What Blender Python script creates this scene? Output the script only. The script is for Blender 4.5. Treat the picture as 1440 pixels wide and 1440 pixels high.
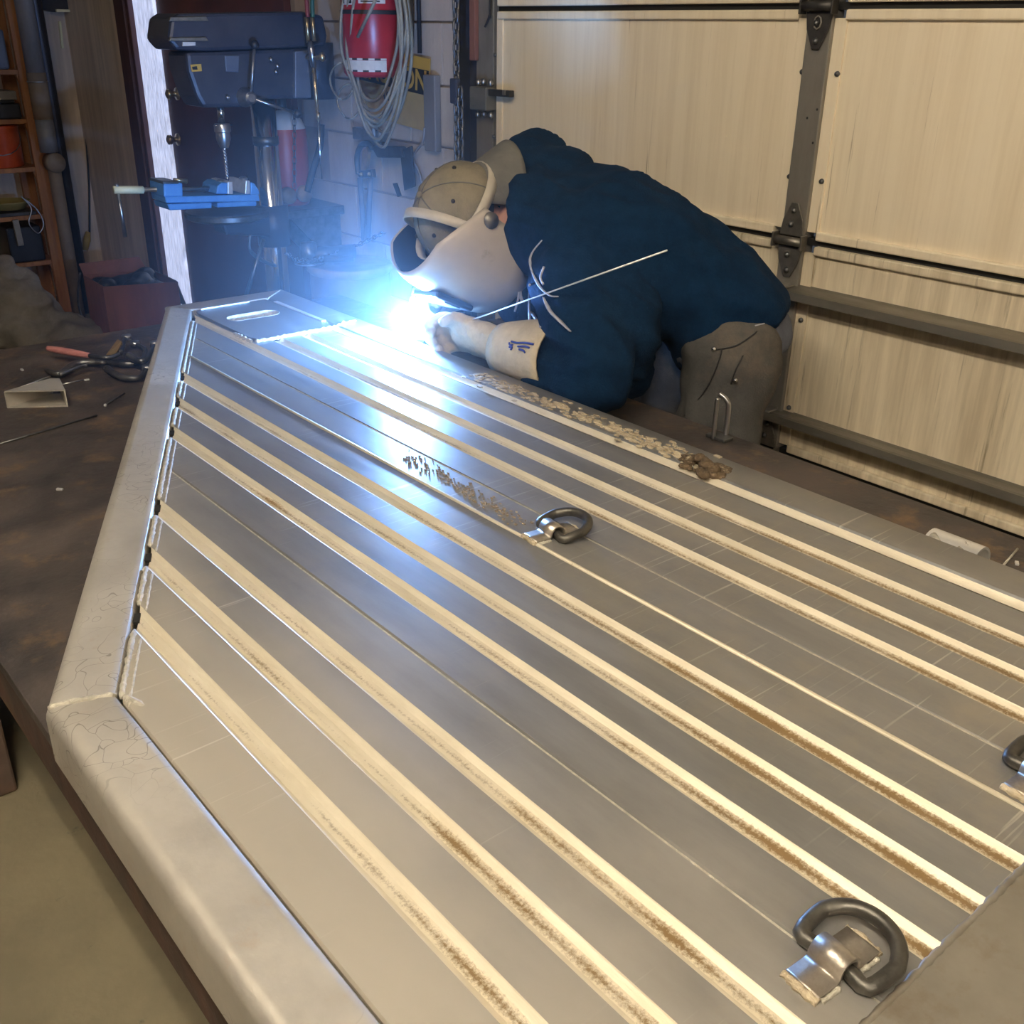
import bpy, bmesh, math, random
import numpy as np
from mathutils import Vector, Matrix, noise as mnoise

random.seed(7)
SC = bpy.context.scene
COL = SC.collection
for o in list(bpy.data.objects):
    bpy.data.objects.remove(o, do_unlink=True)

# ------------------------------------------------------------------ camera
FPX, PITCH, YAW, ROLL, EYE = 1434.3, math.radians(25.257), math.radians(40.203), math.radians(.828), 1.60
_fh = Vector((math.sin(YAW), math.cos(YAW), 0)); _r = Vector((math.cos(YAW), -math.sin(YAW), 0)); _up = Vector((0, 0, 1))
FWD = _fh * math.cos(PITCH) - _up * math.sin(PITCH)
_u = _fh * math.sin(PITCH) + _up * math.cos(PITCH)
RGT = _r * math.cos(ROLL) + _u * math.sin(ROLL)
CUP = -_r * math.sin(ROLL) + _u * math.cos(ROLL)
EYEP = Vector((0, 0, EYE))
cam_d = bpy.data.cameras.new('camera'); cam = bpy.data.objects.new('camera', cam_d); COL.objects.link(cam)
mw = Matrix((RGT, CUP, -FWD)).transposed().to_4x4(); mw.translation = EYEP
cam.matrix_world = mw
cam_d.sensor_fit = 'HORIZONTAL'; cam_d.sensor_width = 36; cam_d.lens = FPX / 1440 * 36
cam_d.clip_start = .02
SC.camera = cam
SC.view_settings.view_transform = 'Standard'; SC.view_settings.look = 'None'
SC.view_settings.gamma = 1; SC.view_settings.use_curve_mapping = False
SC.view_settings.exposure = 1.0

def ray(x, y): return FWD * FPX + RGT * (x - 720) + CUP * (720 - y)
def onz(x, y, z): d = ray(x, y); return EYEP + d * ((z - EYE) / d.z)
def onx(x, y, X): d = ray(x, y); return EYEP + d * (X / d.x)
def ony(x, y, Y): d = ray(x, y); return EYEP + d * (Y / d.y)
IMGLEFT = Vector((-_r.x, -_r.y, 0)); TOCAM = Vector((-_fh.x, -_fh.y, 0)); UP = _up

# ------------------------------------------------------------------ world and light strengths
world = bpy.data.worlds.new('world'); SC.world = world; world.use_nodes = True
world.node_tree.nodes['Background'].inputs[0].default_value = (.5, .55, .65, 1)
world.node_tree.nodes['Background'].inputs[1].default_value = .05
TUBE_STRENGTH = 52.0           # fluorescent tubes over the table
TUBE_COLOR = (1.0, .87, .67)
ARC_WATTS = 44.0               # the welding arc
ARC_COLOR = (.20, .44, 1.0)
ARC_POS = Vector((1.372, 2.035, .935))

# ------------------------------------------------------------------ tagging and building helpers
def tag(o, label=None, cat=None, group=None, kind=None):
    if label: o['label'] = label
    if cat: o['category'] = cat
    if group: o['group'] = group
    if kind: o['kind'] = kind
    return o

def thing(name, loc, label, cat, group=None, kind=None):
    o = bpy.data.objects.new(name, None); COL.objects.link(o)
    o.location = loc; o.empty_display_size = .05
    return tag(o, label, cat, group, kind)

def wloc(o):
    v = Vector((0, 0, 0))
    while o is not None:
        v = v + o.location; o = o.parent
    return v

def perp(t):
    a = Vector((0, 0, 1)) if abs(t.z) < .9 else Vector((1, 0, 0))
    n = t.cross(a).normalized()
    return n, t.cross(n).normalized()

class MB:
    """collects verts/faces in world coordinates"""
    def __init__(s): s.v = []; s.f = []; s.m = []; s.mi = 0; s.M = None
    def add(s, vs, fs):
        b = len(s.v)
        if s.M is not None: vs = [s.M @ Vector(v) for v in vs]
        s.v += [Vector(v) for v in vs]
        for f in fs: s.f.append([i + b for i in f]); s.m.append(s.mi)
        return s
    def box(s, c, d, rz=0, ax=None):
        c = Vector(c); h = [x / 2 for x in d]
        R = Matrix.Rotation(rz, 3, 'Z') if ax is None else ax
        vs = [c + R @ Vector((x * h[0], y * h[1], z * h[2])) for z in (-1, 1) for x, y in ((-1, -1), (1, -1), (1, 1), (-1, 1))]
        return s.add(vs, [(3, 2, 1, 0), (4, 5, 6, 7), (0, 1, 5, 4), (1, 2, 6, 5), (2, 3, 7, 6), (3, 0, 4, 7)])
    def box2(s, a, b):
        a, b = Vector(a), Vector(b)
        return s.box((a + b) / 2, [abs(b[i] - a[i]) for i in range(3)])
    def tube(s, pts, r, seg=8, closed=False, cap=True, sx=None):
        pts = [Vector(p) for p in pts]; n = len(pts)
        rs = r if isinstance(r, (list, tuple)) else [r] * n
        vs = []; N = None
        for i in range(n):
            if closed: t = pts[(i + 1) % n] - pts[i - 1]
            else: t = pts[min(i + 1, n - 1)] - pts[max(i - 1, 0)]
            t = t.normalized() if t.length > 1e-9 else Vector((0, 0, 1))
            if N is None: N, _ = perp(t)
            N = (N - t * N.dot(t))
            N = N.normalized() if N.length > 1e-6 else perp(t)[0]
            B = t.cross(N)
            for k in range(seg):
                a = 2 * math.pi * k / seg
                vs.append(pts[i] + (N * math.cos(a) + B * math.sin(a)) * rs[i])
        fs = []
        for i in range(n if closed else n - 1):
            j = (i + 1) % n
            for k in range(seg):
                l = (k + 1) % seg
                fs.append((i * seg + k, i * seg + l, j * seg + l, j * seg + k))
        if cap and not closed:
            fs.append(tuple(range(seg))[::-1]); fs.append(tuple((n - 1) * seg + k for k in range(seg)))
        return s.add(vs, fs)
    def cyl(s, a, b, r0, r1=None, seg=16): return s.tube([a, b], [r0, r0 if r1 is None else r1], seg)
    def lathe(s, prof, o, ax=(0, 0, 1), seg=24, a0=0, a1=2 * math.pi):
        o = Vector(o); t = Vector(ax).normalized(); N, B = perp(t); full = abs(a1 - a0 - 2 * math.pi) < 1e-6
        vs = []; n = len(prof); ns = seg if full else seg + 1
        for (r, h) in prof:
            for k in range(ns):
                a = a0 + (a1 - a0) * k / seg
                vs.append(o + t * h + (N * math.cos(a) + B * math.sin(a)) * max(r, 1e-5))
        fs = []
        for i in range(n - 1):
            for k in range(seg):
                l = (k + 1) % ns
                fs.append((i * ns + k, i * ns + l, (i + 1) * ns + l, (i + 1) * ns + k))
        return s.add(vs, fs)
    def prism(s, poly, vec):
        """poly: list of 3D points (planar), extruded by vec"""
        n = len(poly); vec = Vector(vec); p = [Vector(q) for q in poly]
        fs = [tuple(range(n))[::-1], tuple(n + i for i in range(n))]
        for i in range(n): fs.append((i, (i + 1) % n, n + (i + 1) % n, n + i))
        return s.add(p + [q + vec for q in p], fs)
    def ball(s, c, r, seg=12, rings=8, ax=None):
        c = Vector(c); r = r if isinstance(r, (tuple, list)) else (r, r, r)
        R = ax if ax is not None else Matrix.Identity(3)
        vs = [c + R @ Vector((0, 0, r[2]))]
        for i in range(1, rings):
            th = math.pi * i / rings
            for k in range(seg):
                a = 2 * math.pi * k / seg
                vs.append(c + R @ Vector((r[0] * math.sin(th) * math.cos(a), r[1] * math.sin(th) * math.sin(a), r[2] * math.cos(th))))
        vs.append(c + R @ Vector((0, 0, -r[2])))
        fs = [(0, 1 + k, 1 + (k + 1) % seg) for k in range(seg)]
        for i in range(rings - 2):
            for k in range(seg):
                l = (k + 1) % seg
                fs.append((1 + i * seg + k, 1 + (i + 1) * seg + k, 1 + (i + 1) * seg + l, 1 + i * seg + l))
        e = len(vs) - 1; b = 1 + (rings - 2) * seg
        fs += [(e, b + (k + 1) % seg, b + k) for k in range(seg)]
        return s.add(vs, fs)
    def loft(s, secs, seg=24, cap=True):
        """secs: (centre, axisA, ra, axisB, rb)"""
        vs = []
        for c, A, ra, B, rb in secs:
            for k in range(seg):
                a = 2 * math.pi * k / seg
                vs.append(Vector(c) + Vector(A) * (ra * math.cos(a)) + Vector(B) * (rb * math.sin(a)))
        fs = []; n = len(secs)
        for i in range(n - 1):
            for k in range(seg):
                l = (k + 1) % seg
                fs.append((i * seg + k, i * seg + l, (i + 1) * seg + l, (i + 1) * seg + k))
        if cap:
            fs.append(tuple(range(seg))[::-1]); fs.append(tuple((n - 1) * seg + k for k in range(seg)))
        return s.add(vs, fs)
    def grid(s, fn, nu, nv):
        vs = [fn(i / nu, j / nv) for j in range(nv + 1) for i in range(nu + 1)]
        w = nu + 1
        return s.add(vs, [(j * w + i, j * w + i + 1, (j + 1) * w + i + 1, (j + 1) * w + i) for j in range(nv) for i in range(nu)])
    def build(s, name, mat, parent=None, smooth=False, bevel=0, base=None):
        me = bpy.data.meshes.new(name)
        off = wloc(parent) if parent is not None else None
        if parent is None:
            if base is None:
                xs = [v.x for v in s.v]; ys = [v.y for v in s.v]; zs = [v.z for v in s.v]
                base = Vector(((min(xs) + max(xs)) / 2, (min(ys) + max(ys)) / 2, min(zs)))
            off = Vector(base)
        me.from_pydata([tuple(v - off) for v in s.v], [], s.f)
        mats = mat if isinstance(mat, (list, tuple)) else [mat]
        for m in mats: me.materials.append(m)
        if len(mats) > 1: me.polygons.foreach_set('material_index', s.m)
        bm = bmesh.new(); bm.from_mesh(me); bmesh.ops.recalc_face_normals(bm, faces=bm.faces); bm.to_mesh(me); bm.free()
        if smooth: me.polygons.foreach_set('use_smooth', [True] * len(me.polygons))
        o = bpy.data.objects.new(name, me); COL.objects.link(o)
        if parent is not None: o.parent = parent
        else: o.location = off
        if smooth == 'auto':
            md = o.modifiers.new('edges', 'EDGE_SPLIT'); md.split_angle = math.radians(35)
        if bevel:
            md = o.modifiers.new('bevel', 'BEVEL'); md.width = bevel; md.segments = 2; md.limit_method = 'ANGLE'; md.angle_limit = math.radians(40)
        return o

def solid(name, mat, parent=None, thick=.003, off=0, mb=None, smooth=True):
    o = mb.build(name, mat, parent, smooth)
    md = o.modifiers.new('thickness', 'SOLIDIFY'); md.thickness = thick; md.offset = off
    return o

def remesh(o, voxel, smooth=8, disp=None):
    """union of closed shapes -> one continuous skin"""
    md = o.modifiers.new('remesh', 'REMESH'); md.mode = 'VOXEL'; md.voxel_size = voxel; md.use_smooth_shade = True
    if smooth:
        sm = o.modifiers.new('smooth', 'SMOOTH'); sm.factor = .5; sm.iterations = smooth
    bpy.context.view_layer.update()
    dg = bpy.context.evaluated_depsgraph_get()
    me = bpy.data.meshes.new_from_object(o.evaluated_get(dg), depsgraph=dg)
    old = o.data; o.modifiers.clear(); o.data = me; bpy.data.meshes.remove(old)
    if disp:
        base = wloc(o)
        nrm = [Vector(v.normal) for v in me.vertices]
        for v, n in zip(me.vertices, nrm): v.co = v.co + n * disp(v.co + base, n)
    me.polygons.foreach_set('use_smooth', [True] * len(me.polygons))
    return o

def catmull(pts, n=8, closed=False):
    pts = [Vector(p) for p in pts]; out = []; m = len(pts)
    for i in range(m if closed else m - 1):
        g = (lambda k: pts[k % m]) if closed else (lambda k: pts[max(0, min(m - 1, k))])
        p0, p1, p2, p3 = g(i - 1), g(i), g(i + 1), g(i + 2)
        for j in range(n):
            t = j / n
            out.append(.5 * ((2 * p1) + (p2 - p0) * t + (2 * p0 - 5 * p1 + 4 * p2 - p3) * t * t + (3 * p1 - p0 - 3 * p2 + p3) * t ** 3))
    if not closed: out.append(pts[-1])
    return out

def text_verts(body, size):
    cu = bpy.data.curves.new('lettering', 'FONT'); cu.body = body; cu.size = size; cu.align_x = 'CENTER'; cu.align_y = 'CENTER'; cu.offset = size * .022
    o = bpy.data.objects.new('lettering', cu); COL.objects.link(o)
    bpy.context.view_layer.update(); dg = bpy.context.evaluated_depsgraph_get()
    me = o.evaluated_get(dg).to_mesh()
    vs = [v.co.copy() for v in me.vertices]; fs = [tuple(p.vertices) for p in me.polygons]
    o.evaluated_get(dg).to_mesh_clear(); bpy.data.objects.remove(o, do_unlink=True); bpy.data.curves.remove(cu)
    return vs, fs

# ------------------------------------------------------------------ materials
def M(name, c1, c2=None, rough=.5, metal=0., scale=6., stretch=(1, 1, 1), bump=0., rvar=0., detail=5., contrast=(.35, .65), bscale=None,
      c3=None, s3=2., t3=(.55, .7), st3=None, spec=None, emit=None, estr=0., trans=0.):
    m = bpy.data.materials.new(name); m.use_nodes = True
    nt = m.node_tree; N = nt.nodes; L = nt.links
    b = N['Principled BSDF']
    b.inputs['Base Color'].default_value = (*c1, 1); b.inputs['Roughness'].default_value = rough; b.inputs['Metallic'].default_value = metal
    if spec is not None: b.inputs['Specular IOR Level'].default_value = spec
    if trans: b.inputs['Transmission Weight'].default_value = trans
    if emit: b.inputs['Emission Color'].default_value = (*emit, 1); b.inputs['Emission Strength'].default_value = estr
    if c2 is None and not bump and not rvar: return m
    tc = N.new('ShaderNodeTexCoord'); mp = N.new('ShaderNodeMapping'); mp.inputs['Scale'].default_value = stretch
    L.new(tc.outputs['Object'], mp.inputs['Vector'])
    nz = N.new('ShaderNodeTexNoise'); nz.inputs['Scale'].default_value = scale; nz.inputs['Detail'].default_value = detail; nz.inputs['Roughness'].default_value = .65
    L.new(mp.outputs[0], nz.inputs['Vector'])
    col = None
    if c2 is not None:
        rp = N.new('ShaderNodeMapRange'); rp.inputs[1].default_value = contrast[0]; rp.inputs[2].default_value = contrast[1]; L.new(nz.outputs[0], rp.inputs[0])
        mx = N.new('ShaderNodeMix'); mx.data_type = 'RGBA'; mx.inputs[6].default_value = (*c1, 1); mx.inputs[7].default_value = (*c2, 1)
        L.new(rp.outputs[0], mx.inputs[0]); col = mx.outputs[2]
        if c3 is not None:
            n3 = N.new('ShaderNodeTexNoise'); n3.inputs['Scale'].default_value = s3; n3.inputs['Detail'].default_value = 8; n3.inputs['Roughness'].default_value = .7
            if st3:
                mp3 = N.new('ShaderNodeMapping'); mp3.inputs['Scale'].default_value = st3; L.new(tc.outputs['Object'], mp3.inputs['Vector']); L.new(mp3.outputs[0], n3.inputs['Vector'])
            else: L.new(tc.outputs['Object'], n3.inputs['Vector'])
            r3 = N.new('ShaderNodeMapRange'); r3.inputs[1].default_value = t3[0]; r3.inputs[2].default_value = t3[1]; L.new(n3.outputs[0], r3.inputs[0])
            m3 = N.new('ShaderNodeMix'); m3.data_type = 'RGBA'; m3.inputs[7].default_value = (*c3, 1)
            L.new(r3.outputs[0], m3.inputs[0]); L.new(col, m3.inputs[6]); col = m3.outputs[2]
        L.new(col, b.inputs['Base Color'])
    if rvar:
        rr = N.new('ShaderNodeMapRange'); rr.inputs[1].default_value = .3; rr.inputs[2].default_value = .7
        rr.inputs[3].default_value = max(.02, rough - rvar); rr.inputs[4].default_value = min(1, rough + rvar)
        L.new(nz.outputs[0], rr.inputs[0]); L.new(rr.outputs[0], b.inputs['Roughness'])
    if bump:
        src = nz.outputs[0]
        if bscale:
            nb = N.new('ShaderNodeTexNoise'); nb.inputs['Scale'].default_value = bscale; nb.inputs['Detail'].default_value = 6
            L.new(mp.outputs[0], nb.inputs['Vector']); src = nb.outputs[0]
        bp = N.new('ShaderNodeBump'); bp.inputs['Strength'].default_value = bump; bp.inputs['Distance'].default_value = .01
        L.new(src, bp.inputs['Height']); L.new(bp.outputs[0], b.inputs['Normal'])
    return m

MAT = {}
MAT['alu'] = M('brushed_aluminum_deck', (.265, .262, .256), (.33, .325, .312), .40, .60, 3.0, (9, 1.6, 9), .025, .07, c3=(.38, .345, .285), s3=4, t3=(.50, .75))
MAT['alu_pale'] = M('pale_aluminum_deck', (.46, .43, .375), (.55, .515, .45), .46, .45, 3.0, (9, 1.6, 9), .025, .07, c3=(.56, .48, .35), s3=4, t3=(.45, .72))
MAT['alu_rail'] = M('worn_aluminum_rail', (.48, .45, .40), (.58, .545, .48), .5, .5, 9, (1, 1, 1), .08, .10, c3=(.50, .42, .34), s3=22, t3=(.58, .75), bscale=60)
MAT['alu_end'] = M('aluminum_end_plate', (.25, .23, .195), (.34, .31, .26), .46, .55, 8, (1, 1, 1), .06, .1, c3=(.24, .20, .15), s3=14, t3=(.5, .7))
MAT['alu_bright'] = M('bright_aluminum', (.80, .79, .77), (.9, .89, .86), .35, .6, 20, (1, 1, 1), .03, .08)
MAT['weld'] = M('weld_bead', (.60, .56, .47), (.42, .39, .32), .65, .2, 90, (1, 1, 1), .6)
MAT['steel_dark'] = M('dark_steel', (.10, .105, .11), (.18, .18, .18), .42, .85, 30, (1, 1, 1), .05, .1)
MAT['steel_ring'] = M('oxidised_steel_ring', (.085, .08, .072), (.15, .14, .12), .45, .75, 40, (1, 1, 1), .12, .1)
MAT['clip'] = M('tie_down_clip_metal', (.62, .58, .52), (.42, .36, .29), .36, .8, 30, (1, 1, 1), .08, .1)
MAT['table'] = M('rusty_steel_plate', (.045, .041, .041), (.115, .092, .08), .52, .3, 7, (1, 1, 1), .25, .18, 9, c3=(.185, .12, .072), s3=12, t3=(.53, .68), bscale=40)
MAT['table_edge'] = M('table_edge_rust', (.11, .055, .04), (.05, .035, .03), .6, .3, 14, (1, 1, 1), .3)
MAT['concrete'] = M('shop_concrete', (.27, .23, .145), (.21, .18, .115), .75, 0, 3, (1, 1, 1), .1, .05, c3=(.10, .09, .07), s3=9, t3=(.64, .74), bscale=60)
MAT['ceiling'] = M('ceiling_paint', (.42, .40, .36), (.36, .34, .30), .85, 0, 2)
MAT['block'] = M('painted_block', (.52, .44, .37), (.44, .37, .32), .75, 0, 4, (3, 3, .8), .25, 0, bscale=50)
MAT['mortar'] = M('painted_mortar', (.40, .34, .29), (.34, .29, .25), .85, 0, 6, (1, 1, 1), .2)
MAT['wall_back'] = M('grimy_wall_boards', (.76, .63, .50), (.56, .46, .37), .8, 0, 3, (6, 6, .5), .15)
MAT['wall'] = M('dim_shop_wall', (.40, .37, .33), (.30, .28, .26), .85, 0, 2)
MAT['cream'] = M('cream_door_skin', (.86, .745, .555), (.72, .60, .42), .66, 0, 5, (5, 5, .22), .03, .08, contrast=(.42, .80), c3=(.34, .24, .13), s3=9, t3=(.62, .70), st3=(1, 6.5, .14))
MAT['cream_dirty'] = M('dirty_cream_door_skin', (.80, .70, .52), (.56, .47, .33), .7, 0, 6, (5, 5, .3), .04, .08, c3=(.26, .20, .12), s3=9, t3=(.58, .70), st3=(1, 5.0, .22))
MAT['galv'] = M('galvanised_steel', (.30, .275, .235), (.24, .22, .19), .45, .45, 16, (1, 1, .3), .04, .08)
MAT['strut'] = M('grey_strut', (.24, .22, .185), (.17, .16, .135), .42, .55, 12, (1, .3, 1), .04, .1)
MAT['black_iron'] = M('black_iron', (.045, .042, .04), (.08, .075, .07), .5, .6, 20, (1, 1, 1), .1)
MAT['hinge_grey'] = M('grey_hinge_plate', (.24, .22, .19), (.16, .15, .13), .45, .7, 30, (1, 1, 1), .06)
MAT['seal'] = M('black_rubber', (.012, .012, .012), None, .7)
MAT['maroon'] = M('maroon_door_paint', (.115, .032, .026), (.085, .026, .024), .5, 0, 4, (1, 1, 1), .03)
MAT['maroon_post'] = M('dark_maroon_frame', (.105, .045, .048), (.07, .035, .04), .6, 0, 5, (4, 4, .4), .05)
MAT['glow_strip'] = M('glowing_white_strip', (.78, .80, .84), (.62, .64, .70), .6, 0, 24, (1, 3, .5), .35, emit=(.62, .70, 1.0), estr=.38)  # emission added to stand in for the light on this strip
MAT['orange_wood'] = M('orange_wood', (.40, .17, .06), (.27, .11, .045), .65, 0, 4, (8, 8, .6), .1)
MAT['navy_paint'] = M('navy_machine_paint', (.035, .040, .062), (.05, .055, .075), .42, .15, 12, (1, 1, 1), .05)
MAT['navy_light'] = M('grey_blue_panel', (.10, .12, .17), (.13, .15, .20), .45, .2, 10)
MAT['chrome'] = M('polished_steel', (.75, .76, .78), None, .16, 1.0)
MAT['steel'] = M('machined_steel', (.50, .50, .51), (.40, .40, .41), .3, .95, 30, (1, 1, 1), .04)
MAT['blue_vise'] = M('blue_vise_paint', (.055, .22, .58), (.09, .30, .66), .45, .05, 14, (1, 1, 1), .08)
MAT['white_jaw'] = M('pale_jaw_steel', (.75, .76, .76), (.6, .6, .6), .35, .5, 30, (1, 1, 1), .04)
MAT['cream_plastic'] = M('cream_sleeve', (.80, .75, .48), None, .5)
MAT['red'] = M('red_gloss_paint', (.40, .022, .035), (.32, .018, .03), .32, 0, 8)
MAT['red_orange'] = M('orange_red_paint', (.60, .085, .022), (.46, .06, .018), .35, 0, 6)
MAT['red_tank'] = M('faded_red_tank', (.42, .06, .04), (.30, .05, .045), .4, 0, 9, (1, 1, .4), .05)
MAT['white_paint'] = M('off_white_paint', (.70, .68, .66), (.55, .54, .53), .55, 0, 10)
MAT['black_ink'] = M('black_ink', (.012, .012, .014), None, .55)
MAT['label'] = M('paper_label', (.62, .60, .58), (.50, .49, .48), .7, 0, 30)
MAT['yellow'] = M('yellow_sign_paint', (.62, .37, .06), (.52, .31, .06), .55, 0, 10)
MAT['tan_sign'] = M('tan_sign_field', (.50, .34, .13), (.42, .29, .12), .6, 0, 10)
MAT['brass'] = M('worn_brass', (.62, .47, .24), (.46, .36, .22), .32, .9, 30)
MAT['cable'] = M('grey_tan_cable', (.30, .27, .20), (.20, .18, .15), .6, 0, 14)
MAT['cable_dark'] = M('dark_cable', (.02, .02, .025), None, .55)
MAT['hose_red'] = M('red_hose', (.20, .03, .03), None, .5)
MAT['hose_green'] = M('green_hose', (.02, .09, .06), None, .5)
MAT['pipe_grey'] = M('grey_duct', (.25, .25, .27), (.19, .19, .2), .5, .3, 6, (1, 1, .4), .04)
MAT['pipe_tan'] = M('tan_pipe_sleeve', (.21, .16, .11), (.16, .12, .09), .65, 0, 8)
MAT['cardboard'] = M('red_brown_cardboard', (.25, .10, .07), (.19, .08, .06), .8, 0, 4, (3, 3, .6), .08)
MAT['canvas'] = M('grey_canvas', (.32, .285, .245), (.20, .18, .155), .9, 0, 5, (1, 1, 1), .3, 0, bscale=120)
MAT['dark_plastic'] = M('dark_plastic', (.015, .016, .022), (.022, .024, .03), .45, 0, 8)
MAT['rust_drum'] = M('rusty_drum', (.19, .115, .08), (.12, .085, .07), .65, .2, 8, (1, 1, 1), .15, 0)
MAT['drum_lid'] = M('drum_lid_rust', (.30, .21, .14), (.20, .14, .10), .6, .2, 10, (1, 1, 1), .2)
MAT['chain'] = M('chain_steel', (.20, .20, .21), (.12, .12, .13), .35, .9, 40)
MAT['jacket'] = M('haze_blue_fleece', (.0025, .016, .046), (.004, .023, .062), .95, 0, 30, (1, 1, 1), .35, 0, bscale=220, spec=.15)  # dark fleece with the blue arc haze mixed into its colour
MAT['jeans'] = M('worn_grey_denim', (.095, .092, .086), (.058, .057, .056), .9, 0, 7, (1, 1, 1), .25, 0, c3=(.16, .13, .10), s3=6, t3=(.5, .75), bscale=260, spec=.2)
MAT['skin'] = M('skin', (.55, .30, .22), (.48, .25, .19), .5, 0, 12)
MAT['cap'] = M('olive_cotton', (.26, .225, .15), (.185, .16, .11), .9, 0, 14, (1, 1, 1), .25, 0, bscale=200, spec=.2)
MAT['cap_bill'] = M('grey_bill_cotton', (.17, .165, .145), (.13, .125, .115), .9, 0, 20, (1, 1, 1), .15, 0, spec=.2)
MAT['hood_shell'] = M('tan_helmet_shell', (.50, .44, .36), (.43, .375, .31), .38, 0, 9, (1, 1, 1), .04, .1, c3=(.34, .29, .23), s3=16, t3=(.62, .74))
MAT['hood_inside'] = M('dark_helmet_inside', (.02, .03, .07), None, .6)
MAT['strap'] = M('cream_headgear_plastic', (.55, .50, .40), (.46, .42, .34), .5, 0, 20, (1, 1, 1), .05)
MAT['leather'] = M('cream_glove_leather', (.58, .49, .34), (.44, .37, .26), .8, 0, 16, (1, 1, 1), .3, 0, c3=(.34, .28, .2), s3=9, t3=(.58, .75), bscale=90)
MAT['blue_ink'] = M('blue_ink', (.03, .05, .28), None, .6)
MAT['lining'] = M('grey_lining', (.45, .45, .50), (.35, .35, .4), .9, 0, 30, (1, 1, 1), .2)
MAT['mud'] = M('dried_mud', (.15, .10, .055), (.07, .05, .032), .95, 0, 40, (1, 1, 1), .8, 0, c3=(.45, .37, .24), s3=30, t3=(.58, .7))
MAT['crust'] = M('chalky_crust', (.62, .53, .38), (.34, .27, .18), .9, 0, 60, (1, .5, 1), .8)
MAT['pink_grip'] = M('pink_vinyl_grip', (.52, .22, .20), (.44, .18, .17), .4, 0, 20)
MAT['yellow_plate'] = M('brass_clamp_plate', (.36, .24, .08), (.28, .19, .08), .45, .5, 20)

def groove_mat():
    m = M('dusty_groove', (.82, .75, .60), (.72, .645, .49), .5, .35, 40, (1, .25, 1), .2)
    nt = m.node_tree; N = nt.nodes; L = nt.links; b = N['Principled BSDF']
    tc = N.new('ShaderNodeTexCoord'); sep = N.new('ShaderNodeSeparateXYZ'); L.new(tc.outputs['Object'], sep.inputs[0])
    at = N.new('ShaderNodeAttribute'); at.attribute_name = 'dirt'
    n1 = N.new('ShaderNodeTexNoise'); n1.inputs['Scale'].default_value = 7; n1.inputs['Detail'].default_value = 3; L.new(tc.outputs['Object'], n1.inputs['Vector'])
    n2 = N.new('ShaderNodeTexNoise'); n2.inputs['Scale'].default_value = 260; n2.inputs['Detail'].default_value = 5; n2.inputs['Roughness'].default_value = .8; L.new(tc.outputs['Object'], n2.inputs['Vector'])
    a1 = N.new('ShaderNodeMath'); a1.operation = 'MULTIPLY_ADD'; L.new(n1.outputs[0], a1.inputs[0]); a1.inputs[1].default_value = 1.0; L.new(at.outputs['Fac'], a1.inputs[2])
    a2 = N.new('ShaderNodeMath'); a2.operation = 'MULTIPLY_ADD'; L.new(n2.outputs[0], a2.inputs[0]); a2.inputs[1].default_value = 1.0; L.new(a1.outputs[0], a2.inputs[2])
    mr = N.new('ShaderNodeMapRange'); mr.inputs[1].default_value = 1.62; mr.inputs[2].default_value = 1.95; L.new(a2.outputs[0], mr.inputs[0])
    mx = N.new('ShaderNodeMix'); mx.data_type = 'RGBA'; src = b.inputs['Base Color'].links[0].from_socket
    L.new(src, mx.inputs[6]); mx.inputs[7].default_value = (.20, .125, .05, 1); L.new(mr.outputs[0], mx.inputs[0])
    L.new(mx.outputs[2], b.inputs['Base Color'])
    inv = N.new('ShaderNodeMath'); inv.operation = 'MULTIPLY_ADD'; L.new(mr.outputs[0], inv.inputs[0]); inv.inputs[1].default_value = -.35; inv.inputs[2].default_value = .35
    L.new(inv.outputs[0], b.inputs['Metallic'])
    return m
MAT['groove'] = groove_mat()

def strip_glow():  # varies the added glow over the strip
    m = MAT['glow_strip']; nt = m.node_tree; N = nt.nodes; L = nt.links; b = N['Principled BSDF']
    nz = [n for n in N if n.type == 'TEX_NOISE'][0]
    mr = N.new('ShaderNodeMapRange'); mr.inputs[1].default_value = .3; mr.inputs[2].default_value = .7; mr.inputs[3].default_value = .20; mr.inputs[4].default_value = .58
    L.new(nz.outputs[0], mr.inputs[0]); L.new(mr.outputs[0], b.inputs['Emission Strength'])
strip_glow()
MAT['shirt'] = M('grey_blue_shirt', (.13, .14, .18), (.09, .10, .13), .9, 0, 10, (1, 1, 1), .2, 0, bscale=120, spec=.2)

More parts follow.
